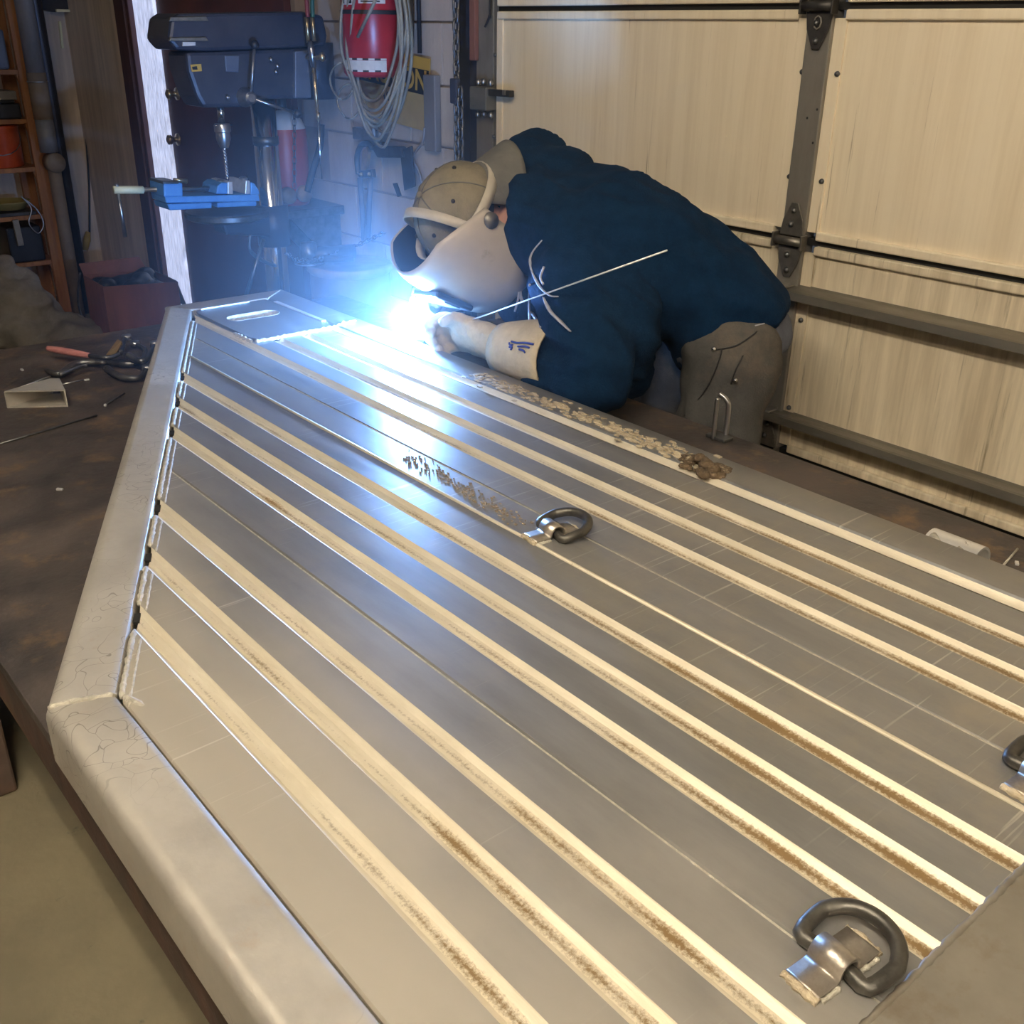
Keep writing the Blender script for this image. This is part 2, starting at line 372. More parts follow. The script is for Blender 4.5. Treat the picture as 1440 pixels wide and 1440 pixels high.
def side_tone_gradient(m, pale_tone, x0, x1):
    # paler, less metallic toward the side rail, fading across the deck
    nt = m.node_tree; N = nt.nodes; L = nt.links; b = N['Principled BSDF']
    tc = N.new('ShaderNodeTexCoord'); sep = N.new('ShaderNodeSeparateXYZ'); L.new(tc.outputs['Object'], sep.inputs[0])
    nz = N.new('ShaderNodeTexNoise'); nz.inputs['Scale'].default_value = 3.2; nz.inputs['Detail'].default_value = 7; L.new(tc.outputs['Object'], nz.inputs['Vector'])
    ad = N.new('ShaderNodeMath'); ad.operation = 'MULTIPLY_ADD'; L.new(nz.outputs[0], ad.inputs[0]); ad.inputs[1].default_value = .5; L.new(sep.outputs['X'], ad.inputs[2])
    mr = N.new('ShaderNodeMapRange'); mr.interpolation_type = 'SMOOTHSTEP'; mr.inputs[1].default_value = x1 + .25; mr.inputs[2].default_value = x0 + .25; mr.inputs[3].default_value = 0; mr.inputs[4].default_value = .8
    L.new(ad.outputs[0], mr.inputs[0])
    mx = N.new('ShaderNodeMix'); mx.data_type = 'RGBA'; L.new(b.inputs['Base Color'].links[0].from_socket, mx.inputs[6]); mx.inputs[7].default_value = (*pale_tone, 1)
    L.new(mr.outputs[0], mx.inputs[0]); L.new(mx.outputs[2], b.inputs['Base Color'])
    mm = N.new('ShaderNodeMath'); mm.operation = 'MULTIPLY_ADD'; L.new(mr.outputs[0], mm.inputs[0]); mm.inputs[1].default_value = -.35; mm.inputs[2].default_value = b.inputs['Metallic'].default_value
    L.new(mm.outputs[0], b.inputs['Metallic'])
side_tone_gradient(MAT['alu'], (.50, .455, .37), -.52, -.15)
MAT['flake'] = M('brown_flake', (.34, .27, .18), (.20, .15, .10), .9, 0, 60, (1, 1, 1), .4)

def scratches(m, light, kind):
    nt = m.node_tree; N = nt.nodes; L = nt.links; b = N['Principled BSDF']
    tc = N.new('ShaderNodeTexCoord')
    if kind == 'cross':                                     # fine straight scratches across the planks
        mp = N.new('ShaderNodeMapping'); mp.inputs['Scale'].default_value = (2.5, 95, 1); mp.inputs['Rotation'].default_value = (0, 0, .12); L.new(tc.outputs['Object'], mp.inputs['Vector'])
        nz = N.new('ShaderNodeTexNoise'); nz.inputs['Scale'].default_value = 1.6; nz.inputs['Detail'].default_value = 4; L.new(mp.outputs[0], nz.inputs['Vector'])
        mr = N.new('ShaderNodeMapRange'); mr.inputs[1].default_value = .62; mr.inputs[2].default_value = .70; L.new(nz.outputs[0], mr.inputs[0])
    else:                                                   # curling hair-line scuffs
        n0 = N.new('ShaderNodeTexNoise'); n0.inputs['Scale'].default_value = 9; L.new(tc.outputs['Object'], n0.inputs['Vector'])
        vm = N.new('ShaderNodeVectorMath'); vm.operation = 'MULTIPLY_ADD'; L.new(n0.outputs['Color'], vm.inputs[0]); vm.inputs[1].default_value = (.35, .35, .35); L.new(tc.outputs['Object'], vm.inputs[2])
        vo = N.new('ShaderNodeTexVoronoi'); vo.feature = 'DISTANCE_TO_EDGE'; vo.inputs['Scale'].default_value = 20; L.new(vm.outputs[0], vo.inputs['Vector'])
        mr = N.new('ShaderNodeMapRange'); mr.inputs[1].default_value = .016; mr.inputs[2].default_value = .008; L.new(vo.outputs['Distance'], mr.inputs[0])
    n2 = N.new('ShaderNodeTexNoise'); n2.inputs['Scale'].default_value = 4.5; n2.inputs['Detail'].default_value = 3; L.new(tc.outputs['Object'], n2.inputs['Vector'])
    m2 = N.new('ShaderNodeMapRange'); m2.inputs[1].default_value = .48; m2.inputs[2].default_value = .62; m2.inputs[4].default_value = .55; L.new(n2.outputs[0], m2.inputs[0])
    mu = N.new('ShaderNodeMath'); mu.operation = 'MULTIPLY'; L.new(mr.outputs[0], mu.inputs[0]); L.new(m2.outputs[0], mu.inputs[1])
    mx = N.new('ShaderNodeMix'); mx.data_type = 'RGBA'; L.new(b.inputs['Base Color'].links[0].from_socket, mx.inputs[6]); mx.inputs[7].default_value = (*light, 1)
    L.new(mu.outputs[0], mx.inputs[0]); L.new(mx.outputs[2], b.inputs['Base Color'])
scratches(MAT['alu'], (.72, .69, .62), 'cross')
scratches(MAT['alu_rail'], (.14, .12, .10), 'curl')
# ================================================================== the room
XW, XD, YB = 2.30, 2.25, 6.95       # side wall, garage door face, back wall
ZC = 3.5
def struct(name, mb, mat, parent=None, **k):
    o = mb.build(name, mat, parent, **k)
    if parent is None: o['kind'] = 'structure'
    return o
struct('floor', MB().box2((-4, -4, -.1), (3.2, YB + .3, 0)), MAT['concrete'])
struct('ceiling', MB().box2((-4, -4, ZC), (3.2, YB + .3, ZC + .1)), MAT['ceiling'])
struct('wall_left', MB().box2((-4.1, -4, 0), (-4, YB + .3, ZC)), MAT['wall'])
struct('wall_front', MB().box2((-4, -4.1, 0), (3.2, -4, ZC)), MAT['wall'])
struct('wall_back', MB().box2((-4, YB, 0), (3.2, YB + .12, ZC)), MAT['wall_back'])
# side wall beyond the garage door: painted blocks with recessed joints
wr = struct('wall_right', MB().box2((XW + .012, 2.93, 0), (XW + .16, 5.98, ZC)), MAT['mortar'])
blk_me = None
BY, BZ = .406, .203
def block(y0, y1, z0):
    global blk_me
    full = abs((y1 - y0) - (BY - .009)) < 1e-4
    c = Vector((XW + .03, (y0 + y1) / 2, z0 + BZ / 2))
    if full and blk_me is not None:
        o = bpy.data.objects.new('block', blk_me); COL.objects.link(o)
        o.parent = wr; o.location = c - wloc(wr); return
    o = MB().box((0, 0, 0), (.06, y1 - y0, BZ - .009)).build('block', MAT['block'], None, bevel=.003, base=(0, 0, 0))
    o.parent = wr; o.location = c - wloc(wr)
    if full: blk_me = o.data
for i in range(10):
    z0 = .0 + i * BZ
    y = 2.93 - (BY / 2 if i % 2 else 0)
    while y < 5.98:
        a, b = max(y, 2.93) + .0045, min(y + BY, 5.98) - .0045
        if not (b > 4.17 and a < 5.98) and b - a > .03: block(a, b, z0)
        y += BY
struct('wall_right_far', MB().box2((XW, 5.985, 0), (XW + .16, YB, ZC)), MAT['wall_back'])
struct('wall_header', MB().box2((XW, -4, 2.75), (XW + .16, 2.93, ZC)), MAT['mortar'])
struct('wall_right_near', MB().box2((XW, -4, 0), (XW + .16, -1.25, 2.75)), MAT['mortar'])

# ---------------- garage door
gd = thing('door_1', (XD, .9, 0), 'cream sectional garage door with grey stiles, black hinges and two horizontal struts', 'garage door', kind='structure')
YL, YR = 2.765, -1.2
def yz(px, py, X): p = onx(px, py, X); return p.y, p.z
J3, J2, J1 = onx(1440, 757, XD).z, onx(1440, 395, XD).z, onx(1440, 6, XD).z
J = [0.02, J3, J2, J1, J1 + .54, J1 + 1.08]
ys_l = onx(1137, 60, XD).y; ys_r = onx(1172, 60, XD).y      # centre stile
for i in range(5):
    z0, z1 = J[i] + .005, J[i + 1] - (.028 if i == 0 else .005)
    mm = MAT['cream'] if i >= 2 else MAT['cream_dirty']
    for (a, b) in ((YL - .008, ys_l + .03), (ys_r - .03, -.2), (-.27, YR)):
        MB().box2((XD, a, z0 + .004), (XD + .045, b, z1 - .004)).build('door_panel', mm, gd, bevel=.003)
        # rolled section lips at top and bottom
        for zz in (z0 + .013, z1 - .013):
            MB().box2((XD - .012, a, zz - .011), (XD + .01, b, zz + .011)).build('section_lip', mm, gd, bevel=.004)
    for (a, b) in ((YL, YL - .028), (ys_l + .032, ys_l), (ys_r, ys_r - .032)):
        MB().box2((XD - .005, a, z0 + .02), (XD + .003, b, z1 - .02)).build('edge_flange', mm, gd, bevel=.001)
    for yc in ((ys_l + ys_r) / 2, -.235):
        MB().box2((XD - .014, yc - abs(ys_l - ys_r) / 2, z0 + .003), (XD + .03, yc + abs(ys_l - ys_r) / 2, z1 - .003)).build('stile', MAT['galv'], gd, bevel=.003)
    # dark gap between sections
    MB().box2((XD + .004, YL, J[i + 1] - (.030 if i == 0 else .008)), (XD + .04, YR, J[i + 1] + (.010 if i == 0 else .008))).build('section_gap', MAT['seal'], gd)
for (px, py) in ((1129, 101), (1111, 248), (1178, 104), (1156, 255), (697, 77), (695, 192), (1127, 450), (1065, 563), (1110, 573)):
    p = onx(px, py, XD - .004); MB().lathe([(0, -.007), (.0055, -.006), (.007, 0)], p, (1, 0, 0), 10).build('bolt_head', MAT['steel_dark'], gd, True)
for (px, py) in ((1149, 154), (1135, 166), (1143, 201)):
    p = onx(px, py, XD - .0145); MB().lathe([(0, -.001), (.003, 0)], p, (1, 0, 0), 8).build('screw_hole', MAT['seal'], gd, True)
# struts: rolled channels standing off the door
for (pa, pb) in (((1440, 469), (1440, 498)), ((1440, 686), (1440, 712))):
    zt, zb = onx(*pa, XD - .01).z, onx(*pb, XD - .058).z
    prof = [(XD - .002, zt), (XD - .012, zt - .004), (XD - .05, zb + .022), (XD - .058, zb + .02), (XD - .060, zb), (XD - .054, zb - .002), (XD - .05, zb + .012), (XD - .012, zt - .012), (XD - .002, zt - .012)]
    MB().prism([(x, YL - .02, z) for x, z in prof], (0, YR - YL, 0)).build('strut', MAT['strut'], gd)
    for yy in (1.55, .35):
        MB().box((XD - .033, yy, (zt + zb) / 2 + .012), (.05, .03, .006)).build('strut_bolt', MAT['galv'], gd, bevel=.002)
# hinges on the centre stile
yc = (ys_l + ys_r) / 2
for zj, mm, big in ((J1, MAT['black_iron'], 1.0), (J2, MAT['hinge_grey'], 1.0), (J3, MAT['hinge_grey'], .9)):
    lf = MB()
    x0 = XD - .017
    for sg in (-1, 1):
        pts = [(x0, yc - .036, zj + sg * .012), (x0, yc + .036, zj + sg * .012), (x0, yc + .030, zj + sg * .05 * big), (x0, yc + .010, zj + sg * .092 * big), (x0, yc - .010, zj + sg * .092 * big), (x0, yc - .030, zj + sg * .05 * big)]
        if sg < 0: pts = pts[::-1]
        lf.prism(pts, (-.004, 0, 0))
    h = lf.build('hinge', mm, gd, bevel=.0015)
    MB().cyl((x0 - .012, yc - .045, zj), (x0 - .012, yc + .045, zj), .011, seg=12).build('hinge_knuckle', mm, h, True)
    for s2 in (-1, 1):
        MB().box((x0 - .010, yc + s2 * .043, zj), (.026, .006, .036)).build('hinge_ear', mm, h, bevel=.002)
    for (dy, dz) in ((0, .074), (.004, .04), (0, -.074), (.004, -.036)):
        MB().lathe([(0, -.008), (.006, -.006), (.008, -.002), (.008, 0)], (x0 - .004, yc + dy, zj + dz), (1, 0, 0), 8).build('hinge_bolt', MAT['steel_dark'], h, True)
# tie cord slot on the top hinge is only a dark eyelet
MB().tube([Vector((x0 - .006, yc + .01 * math.cos(a), J1 - .035 + .014 * math.sin(a))) for a in [k * math.pi / 4 for k in range(8)]], .0022, 6, True).build('eyelet', MAT['galv'], gd, True)

# ---------------- door jamb, track and latch at the door's far edge
jp = lambda px, py, X: onx(px, py, X)
yj0 = jp(693, 100, XD).y; yj1 = jp(668, 100, XD).y; yj2 = jp(652, 100, XD).y
jb = struct('trim_1', MB().box2((XD + .005, yj0 + .003, 0), (XD + .10, yj1, 2.75)), MAT['galv'], bevel=.003)
jb['label'] = 'grey steel door jamb at the far edge of the garage door'; jb['category'] = 'door jamb'
tr = thing('door_track', (XD - .02, (yj1 + yj2) / 2, 0), 'dark navy vertical door track beside the grey jamb', 'door track')
prof = [(XD + .03, yj2), (XD - .03, yj2), (XD - .03, yj2 - .006), (XD + .022, yj2 - .006), (XD + .022, yj1 + .004), (XD + .03, yj1 + .004)]
MB().prism([(x, y, 0) for x, y in prof], (0, 0, 2.6)).build('track_rail', MAT['navy_paint'], tr)
for z in (.5, 1.3, 2.1): MB().box((XD + .06, yj1 + .012, z), (.075, .03, .05)).build('track_bracket', MAT['black_iron'], tr, bevel=.002)
wd = MB().box2((XD - .012, jp(672, 50, XD).y, jp(668, 85, XD).z), (XD + .004, jp(664, 50, XD).y, 2.2)).build('wood_batten', MAT['cardboard'], None, bevel=.002)
tag(wd, 'narrow red-brown wooden batten fixed between track and jamb', 'batten')
cj = MB().tube(catmull([jp(689, 0, XD - .01) + Vector((0, 0, .5)), jp(689, 0, XD - .01), jp(688, 22, XD - .01), jp(682, 38, XD - .012)]), .0035, 6).build('jamb_cord', MAT['cable_dark'], None, True)
tag(cj, 'short black cord hanging down the grey door jamb', 'cord')
# latch box with arm
lb = thing('door_latch', jp(677, 140, XD - .03), 'grey latch box with bolted black arm reaching onto the garage door', 'latch')
p0, p1 = jp(665, 121, XD - .03), jp(688, 156, XD - .03)
MB().box2((XD - .045, p0.y, p0.z), (XD + .004, p1.y, p1.z)).build('latch_box', MAT['strut'], lb, bevel=.004)
p0, p1 = jp(687, 125, XD - .03), jp(718, 137, XD - .03)
MB().box2((XD - .035, p0.y, p0.z), (XD - .015, p1.y, p1.z)).build('latch_arm', MAT['black_iron'], lb, bevel=.002)
q = jp(709, 130, XD - .036); MB().box(q, (.008, .014, .016)).build('arm_bolt', MAT['steel'], lb, bevel=.002)
for (px, py) in ((673, 116), (680, 115), (690, 117), (672, 161), (681, 160), (690, 162)):
    MB().ball(jp(px, py, XD - .02), (.009, .009, .011), 8, 6).build('latch_screw', MAT['steel'], lb, True)

# ================================================================== the maroon entry door in the side wall
def wy(px, py, X=XW): return onx(px, py, X).y
ed = thing('door_2', (XW, 4.9, 0), 'dark maroon steel entry door with two round locks behind the drill press', 'door', kind='structure')
yd0, yd1 = 4.20, wy(226, 20)
MB().box2((XW - .02, yd0, 0), (XW + .05, yd1, 2.12)).build('door_leaf', MAT['maroon'], ed, bevel=.003)
for (px, py) in ((250, 132), (251, 196)):
    q = onx(px, py, XW - .02)
    MB().lathe([(.030, 0), (.030, -.008), (.014, -.012), (.012, -.03), (.024, -.04), (.024, -.055), (.012, -.062), (0, -.063)], q, (1, 0, 0), 16).build('door_lock', MAT['brass'], ed, True)
fm = struct('trim_2', MB().box2((XW - .035, yd1 + .002, 0), (XW + .05, wy(196, 10), 2.2)), MAT['glow_strip'], bevel=.004)
fm['label'] = 'white fibrous insulation strip with added glow beside the maroon door'; fm['category'] = 'insulation strip'
po = thing('trim_3', (XW, 5.85, 0), 'dark maroon door post in the room corner', 'door post', kind='structure')
ya, yb = wy(196, 10) + .003, 6.06
MB().box2((XW - .06, ya, 0), (XW + .05, ya + (yb - ya) * .45, 2.6)).build('post_face', MAT['maroon_post'], po, bevel=.004)
MB().box2((XW - .03, ya + (yb - ya) * .45, 0), (XW + .05, yb, 2.6)).build('post_return', MAT['maroon_post'], po, bevel=.004)
MB().box2((XW - .075, ya + .03, 0), (XW - .055, ya + .055, 2.6)).build('post_bead', MAT['maroon_post'], po, bevel=.003)
struct('wall_over_door', MB().box2((XW, 4.17, 2.12), (XW + .16, 5.98, ZC)), MAT['mortar'])

# ================================================================== fluorescent fixtures (they light the shop)
tube_m = M('fluorescent_tube', (1, 1, 1), emit=TUBE_COLOR, estr=TUBE_STRENGTH)
def shop_light(x, y0, y1, z, label):
    t = thing('shop_light', (x, (y0 + y1) / 2, z), label, 'ceiling light', 'fluorescent shop lights')
    MB().prism([(x - .13, y0, z - .01), (x - .05, y0, z + .07), (x + .05, y0, z + .07), (x + .13, y0, z - .01), (x + .12, y0, z - .01), (x + .045, y0, z + .06), (x - .045, y0, z + .06), (x - .12, y0, z - .01)], (0, y1 - y0, 0)).build('reflector', MAT['white_paint'], t)
    for dx in (-.05, .05):
        MB().cyl((x + dx, y0 + .03, z + .01), (x + dx, y1 - .03, z + .01), .016, seg=10).build('tube', tube_m, t, True)
    for yy in (y0 + .3, y1 - .3):
        MB().cyl((x, yy, z + .07), (x, yy, ZC), .004, seg=6).build('hanger', MAT['chain'], t)
shop_light(-.32, -.9, 1.5, 3.0, 'long fluorescent shop light hanging beside the welding table')
shop_light(-.9, -3.2, -1.4, 3.0, 'shorter unseen shop light added near the front wall as fill')  # second fixture added out of view for fill light

# ================================================================== welding table
TZ, RZ = .84, .91
tb = thing('welding_table', (.93, 1.1, 0), 'large rusty steel welding table under the aluminum ramp', 'table')
TX0, TX1, TY0, TY1 = .214, 1.645, -.75, 2.80
MB().box2((TX0, TY0, TZ - .02), (TX1, TY1, TZ)).build('table_top', MAT['table'], tb, bevel=.002)
for (a, b) in (((TX0 + .003, TY0, TZ - .10), (TX0 + .018, TY1, TZ - .02)), ((TX1 - .018, TY0, TZ - .10), (TX1 - .003, TY1, TZ - .02)), ((TX0, TY1 - .018, TZ - .10), (TX1, TY1 - .003, TZ - .02)), ((TX0, TY0 + .003, TZ - .10), (TX1, TY0 + .018, TZ - .02))):
    MB().box2(a, b).build('apron', MAT['table_edge'], tb, bevel=.002)
for (x, y) in ((.52, 2.5), (1.5, 2.62), (.52, -.6), (1.5, -.6)):
    MB().box2((x - .05, y - .05, 0), (x + .05, y + .05, TZ - .02)).build('leg', MAT['table_edge'], tb, bevel=.003)
ub = thing('steel_bin', (.30, 2.52, 0), 'rusty brown steel bin standing under the table edge', 'bin')
MB().box2((.02, 2.14, 0), (.33, 2.62, .42)).build('bin_body', MAT['rust_drum'], ub, bevel=.006)
MB().box2((.01, 2.13, .40), (.34, 2.63, .43)).build('bin_rim', MAT['table_edge'], ub, bevel=.004)

# ================================================================== aluminum ramp
rp = thing('aluminum_ramp', (.8, 1.0, TZ), 'large aluminum ramp with recessed dusty grooves lying on the welding table', 'ramp')
def V2(x, y): return Vector((x, y, 0))
def isect(p, d, q, e):
    den = d.x * e.y - d.y * e.x; t = ((q.x - p.x) * e.y - (q.y - p.y) * e.x) / den
    return p + d * t
Bo, Ao = V2(.204, 1.041), V2(1.032, 2.684)
dd = (Ao - Bo).normalized(); dn = V2(dd.y, -dd.x)          # inward normal of the slanted rail
XL, XLi, XR, XRi, YE, YEi, YN = .204, .277, 1.383, 1.300, 2.684, 2.608, -.55
Bi = isect(Bo + dn * .076, dd, V2(XLi, 0), V2(0, 1)); Ai = isect(Bo + dn * .076, dd, V2(0, YEi), V2(1, 0))
Co, Ci = V2(XR, YE), V2(XRi, YEi)
def ydiag(x, off=0.):                                     # Y on the inner slanted line, shifted inward by off
    p = Bo + dn * (.076 + off); return p.y + (x - p.x) * dd.y / dd.x
def rail(name, o0, i0, o1, i1, prof, mat):
    mb = MB(); n = len(prof); k = 2
    vs = []
    for (o, i) in ((o0, i0), (o1, i1)):
        for (t, z) in prof:
            q = o.lerp(i, t); vs.append((q.x, q.y, z))
    fs = [tuple(range(n))[::-1], tuple(n + j for j in range(n))] + [(j, (j + 1) % n, n + (j + 1) % n, n + j) for j in range(n)]
    mb.add(vs, fs); o = mb.build(name, mat, rp, 'auto')
    return o
TOP = RZ + .005
pr_round = [(0, TZ + .001), (0, TOP - .016), (.015, TOP - .010), (.06, TOP - .004), (.13, TOP - .001), (.20, TOP), (.23, TOP), (.85, TOP), (.88, TOP), (.95, TOP - .002), (1, TOP - .009), (1, TZ + .001)]
pr_square = [(0, TZ + .001), (0, TOP - .004), (.03, TOP - .001), (.06, TOP), (.94, TOP), (1, TOP - .004), (1, TZ + .001)]
rail('side_rail', V2(XL, YN), V2(XLi, YN), Bo, Bi, pr_round, MAT['alu_rail'])
rail('slanted_rail', Bo, Bi, Ao, Ai, pr_round, MAT['alu_rail'])
rail('end_rail', Ao, Ai, Co, Ci, pr_square, MAT['alu_rail'])
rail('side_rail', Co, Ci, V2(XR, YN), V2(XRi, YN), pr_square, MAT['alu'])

GW, GD = .0145, .0055
PL = (1.072, 2.245)                                        # near corner of the handle plate
def plank(x0, x1, grooves, ynear=.2385):
    pr = [(x0, -.003, 0, 0), (x0 + .002, 0, 0, 0)]
    for g in grooves:
        pr += [(g - GW, 0, 1, .0), (g - GW * .93, -.001, 1, .05), (g - GW * .5, -GD * .93, 1, .30), (g, -GD, 1, .62), (g + GW * .5, -GD * .93, 1, .30), (g + GW * .93, -.001, 1, .05), (g + GW, 0, 0, .0)]
    if x0 < PL[0] < x1:
        pr += [(PL[0], 0, 0, 0, 'a'), (PL[0], 0, 0, 0, 'b')]
    pr += [(x1 - .002, 0, 0, 0), (x1, -.003, 0, 0)]
    pr.sort(key=lambda q: (q[0], q[4] if len(q) > 4 else ''))
    def far(q):
        x = q[0]
        if x > PL[0] or (len(q) > 4 and q[4] == 'b'): return PL[1] - .006
        return min(ydiag(x, .006), YEi - .01)
    mb = MB(); n = len(pr); NY = 16; th = .0045; vs = []; dirt = []
    for j in range(NY + 1):
        for q in pr:
            t = (j / NY) ** 1.3; y = ynear + (far(q) - ynear) * t
            vs.append((q[0], y, RZ + q[1])); dirt.append(q[3] + (.40 * max(0, 1 - (y - .24) / .8) if q[3] > .25 else 0) + (.08 if q[3] > .25 and x0 > .5 else 0))
    nt_ = len(vs)
    for j in range(NY + 1):
        for q in pr:
            t = (j / NY) ** 1.3; y = ynear + (far(q) - ynear) * t
            vs.append((q[0], y, RZ + q[1] - th)); dirt.append(0)
    fs, mi = [], []
    for j in range(NY):
        for i in range(n - 1):
            a = j * n + i
            gf = pr[i][2] == 1
            fs.append((a, a + 1, a + n + 1, a + n)); mi.append(1 if gf else 0)
            a += nt_; fs.append((a, a + n, a + n + 1, a + 1)); mi.append(0)
    for j in (0, NY):
        for i in range(n - 1):
            a = j * n + i; fs.append((a, a + 1, a + 1 + nt_, a + nt_)); mi.append(0)
    for i in (0, n - 1):
        for j in range(NY):
            a = j * n + i; fs.append((a, a + n, a + n + nt_, a + nt_)); mi.append(0)
    mb.add(vs, fs); mb.m = mi
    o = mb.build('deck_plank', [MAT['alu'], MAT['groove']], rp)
    at = o.data.attributes.new('dirt', 'FLOAT', 'POINT')
    at.data.foreach_set('value', dirt)
    return o
G1, G2, G3 = (.361, .438, .515), (.669, .746, .823), (1.052, 1.128, 1.204)
plank(.2785, .5910, G1)
plank(.5935, .8985, G2)
plank(.9035, .9735, ())
plank(.9755, 1.2790, G3)
# seam fillers and the half groove along the right rail
def dusty_strip(name, pts, prof_dirt, mat=None):
    o = MB().tube(pts, .0036, 8).build(name, mat or MAT['groove'], rp, True)
    at = o.data.attributes.new('dirt', 'FLOAT', 'POINT'); at.data.foreach_set('value', [prof_dirt] * len(o.data.vertices))
    return o
dusty_strip('seam_bead', [(.901, .24, RZ - .0012), (.901, 1.2, RZ - .0012), (.901, ydiag(.901, .012), RZ - .0012)], .45)
MB().box2((.5908, .24, RZ - .006), (.5937, ydiag(.59, .014), RZ - .0025)).build('seam_bead', MAT['weld'], rp)
MB().box2((.9733, .24, RZ - .005), (.9757, ydiag(.97, .014), RZ - .0008)).build('seam_bead', MAT['weld'], rp)
def cove():
    pr = [(1.279, 0, .1), (1.283, -.006, .5), (1.288, -.007, .55), (1.294, -.003, .2), (1.300, .003, 0.)]
    mb = MB(); NY = 14; n = len(pr); vs = []; d = []
    for j in range(NY + 1):
        y = .24 + (PL[1] - .24) * j / NY
        for x, z, k in pr: vs.append((x, y, RZ + z)); d.append(k)
    mb.add(vs, [(j * n + i, j * n + i + 1, (j + 1) * n + i + 1, (j + 1) * n + i) for j in range(NY) for i in range(n - 1)])
    o = mb.build('edge_groove', MAT['groove'], rp, True)
    at = o.data.attributes.new('dirt', 'FLOAT', 'POINT'); at.data.foreach_set('value', d)
cove()
# near end plate
MB().box2((XLi + .002, YN, RZ - .006), (XRi - .002, .2355, RZ)).build('end_plate', MAT['alu_end'], rp, bevel=.001)
# weld beads
def bead(pts, r=.005, mat='weld', jit=.3, name='weld_bead', step=.006, flat=.5):
    pts = [Vector(p) for p in pts]; out = []
    for a, b in zip(pts, pts[1:]):
        n = max(1, int((b - a).length / step))
        out += [a.lerp(b, k / n) for k in range(n)]
    out.append(pts[-1])
    rs = [r * (1 + jit * math.sin(i * 2.1) * .5 + random.uniform(-jit, jit) * .5) for i in range(len(out))]
    rs[0] *= .5; rs[-1] *= .5
    o = MB().tube([p + Vector((random.uniform(-1, 1), random.uniform(-1, 1), 0)) * r * .12 for p in out], rs, 7).build(name, MAT[mat], rp, True)
    return o
xs = [XLi + .004, *G1, *G2, G3[0], 1.07]
edges = sorted([XLi + .003] + [v for g in (*G1, *G2, G3[0]) for v in (g - GW, g + GW)] + [1.068])
for a, b in zip(edges[::2], edges[1::2]):
    bead([(a, ydiag(a, .004), RZ - .0015), (b, ydiag(b, .004), RZ - .0015)], .0042)
    bead([(a, ydiag(a, .014), RZ - .001), (b, ydiag(b, .014), RZ - .001)], .0022)
for g in (*G1, *G2, G3[0]):
    q = V2(g, ydiag(g, .003)); ax_ = Matrix((dd, dn, Vector((0, 0, 1)))).transposed()
    MB().box((q.x, q.y, RZ - .0052), (.022, .009, .005), ax=ax_).build('drain_hole', MAT['seal'], rp)
bead([(XLi + .003, ydiag(XLi, .006), RZ - .001), (XLi + .008, Bi.y - .01, RZ), (XLi + .016, Bi.y - .035, RZ - .001)], .004)
bead([(Bo.x + .004, Bo.y, TOP - .003), Bo.lerp(Bi, .5) + Vector((0, 0, TOP)), (Bi.x, Bi.y, TOP - .002)], .0042)
bead([(Ao.x + .004, Ao.y - .006, TOP - .003), (Ai.x, Ai.y, TOP - .002)], .003)
bead([(Co.x - .006, Co.y - .006, TOP - .001), (Ci.x, Ci.y, TOP - .001)], .003)
bead([(PL[0], PL[1] - .004, RZ + .001), (XRi, PL[1] - .004, RZ + .001)], .0055, jit=.5)
bead([(XRi, PL[1] - .004, RZ + .003), (XR - .02, PL[1] + .006, TOP)], .006, jit=.7)
bead([(PL[0] - .004, PL[1], RZ), (PL[0] - .004, PL[1] + .10, RZ)], .005, jit=.5)
bead([(.29, .237, RZ - .001), (1.28, .237, RZ - .001)], .0035, 'alu_end', .3)
# bright seam between end rail and plate
MB().box2((1.10, YEi - .006, RZ - .004), (1.24, YEi + .001, TOP + .0008)).build('end_slit', MAT['alu_bright'], rp)
MB().box2((1.291, 2.30, RZ + .001), (1.303, 2.56, TOP + .0015)).build('end_slit', MAT['alu_bright'], rp)

# handle plate with its slot
def rounded(cx, cy, hx, hy, r, n=7):
    out = []
    for (sx, sy, a0) in ((1, 1, 0), (-1, 1, 90), (-1, -1, 180), (1, -1, 270)):
        for k in range(n):
            a = math.radians(a0 + 90 * k / (n - 1)); out.append((cx + sx * (hx - r) + r * math.cos(a), cy + sy * (hy - r) + r * math.sin(a)))
    return out
hp0 = [(PL[0] + .004, PL[1]), (1.296, PL[1]), (1.296, YEi - .006), (Ai.x + .012, YEi - .006), (PL[0] + .004, min(YEi - .006, ydiag(PL[0] + .004, .004)))]
sc_ = onz(356, 443.5, RZ + .004)
slot = rounded(sc_.x, sc_.y, .072, .030, .029)
inner = rounded(sc_.x, sc_.y, .072, .030, .029)
outer = []
for (x, y) in slot:                                        # project slot points radially onto a rectangle
    dx, dy = (x - sc_.x) / .072, (y - sc_.y) / .030; k = max(abs(dx), abs(dy)); outer.append((dx / k, dy / k))
x0, x1, y0, y1 = PL[0] + .004, 1.296, PL[1], YEi - .006
outer = [((x0 + x1) / 2 + u * (x1 - x0) / 2, (y0 + y1) / 2 + v * (y1 - y0) / 2) for u, v in outer]
zt, zb = RZ + .004, RZ - .004; n = len(slot)
vs = [(x, y, zt) for x, y in outer] + [(x, y, zt) for x, y in slot] + [(x, y, zb) for x, y in outer] + [(x, y, zb) for x, y in slot]
fs = []
for i in range(n):
    j = (i + 1) % n
    fs += [(i, j, n + j, n + i), (2 * n + i, 3 * n + i, 3 * n + j, 2 * n + j), (i, 2 * n + i, 2 * n + j, j), (n + i, n + j, 3 * n + j, 3 * n + i)]
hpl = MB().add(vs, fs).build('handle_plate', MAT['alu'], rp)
mb = MB(); vs = [(x, y, zt + .0006) for x, y in slot] + [(sc_.x + (x - sc_.x) * .99, sc_.y + (y - sc_.y) * .99, RZ - .030) for x, y in slot]
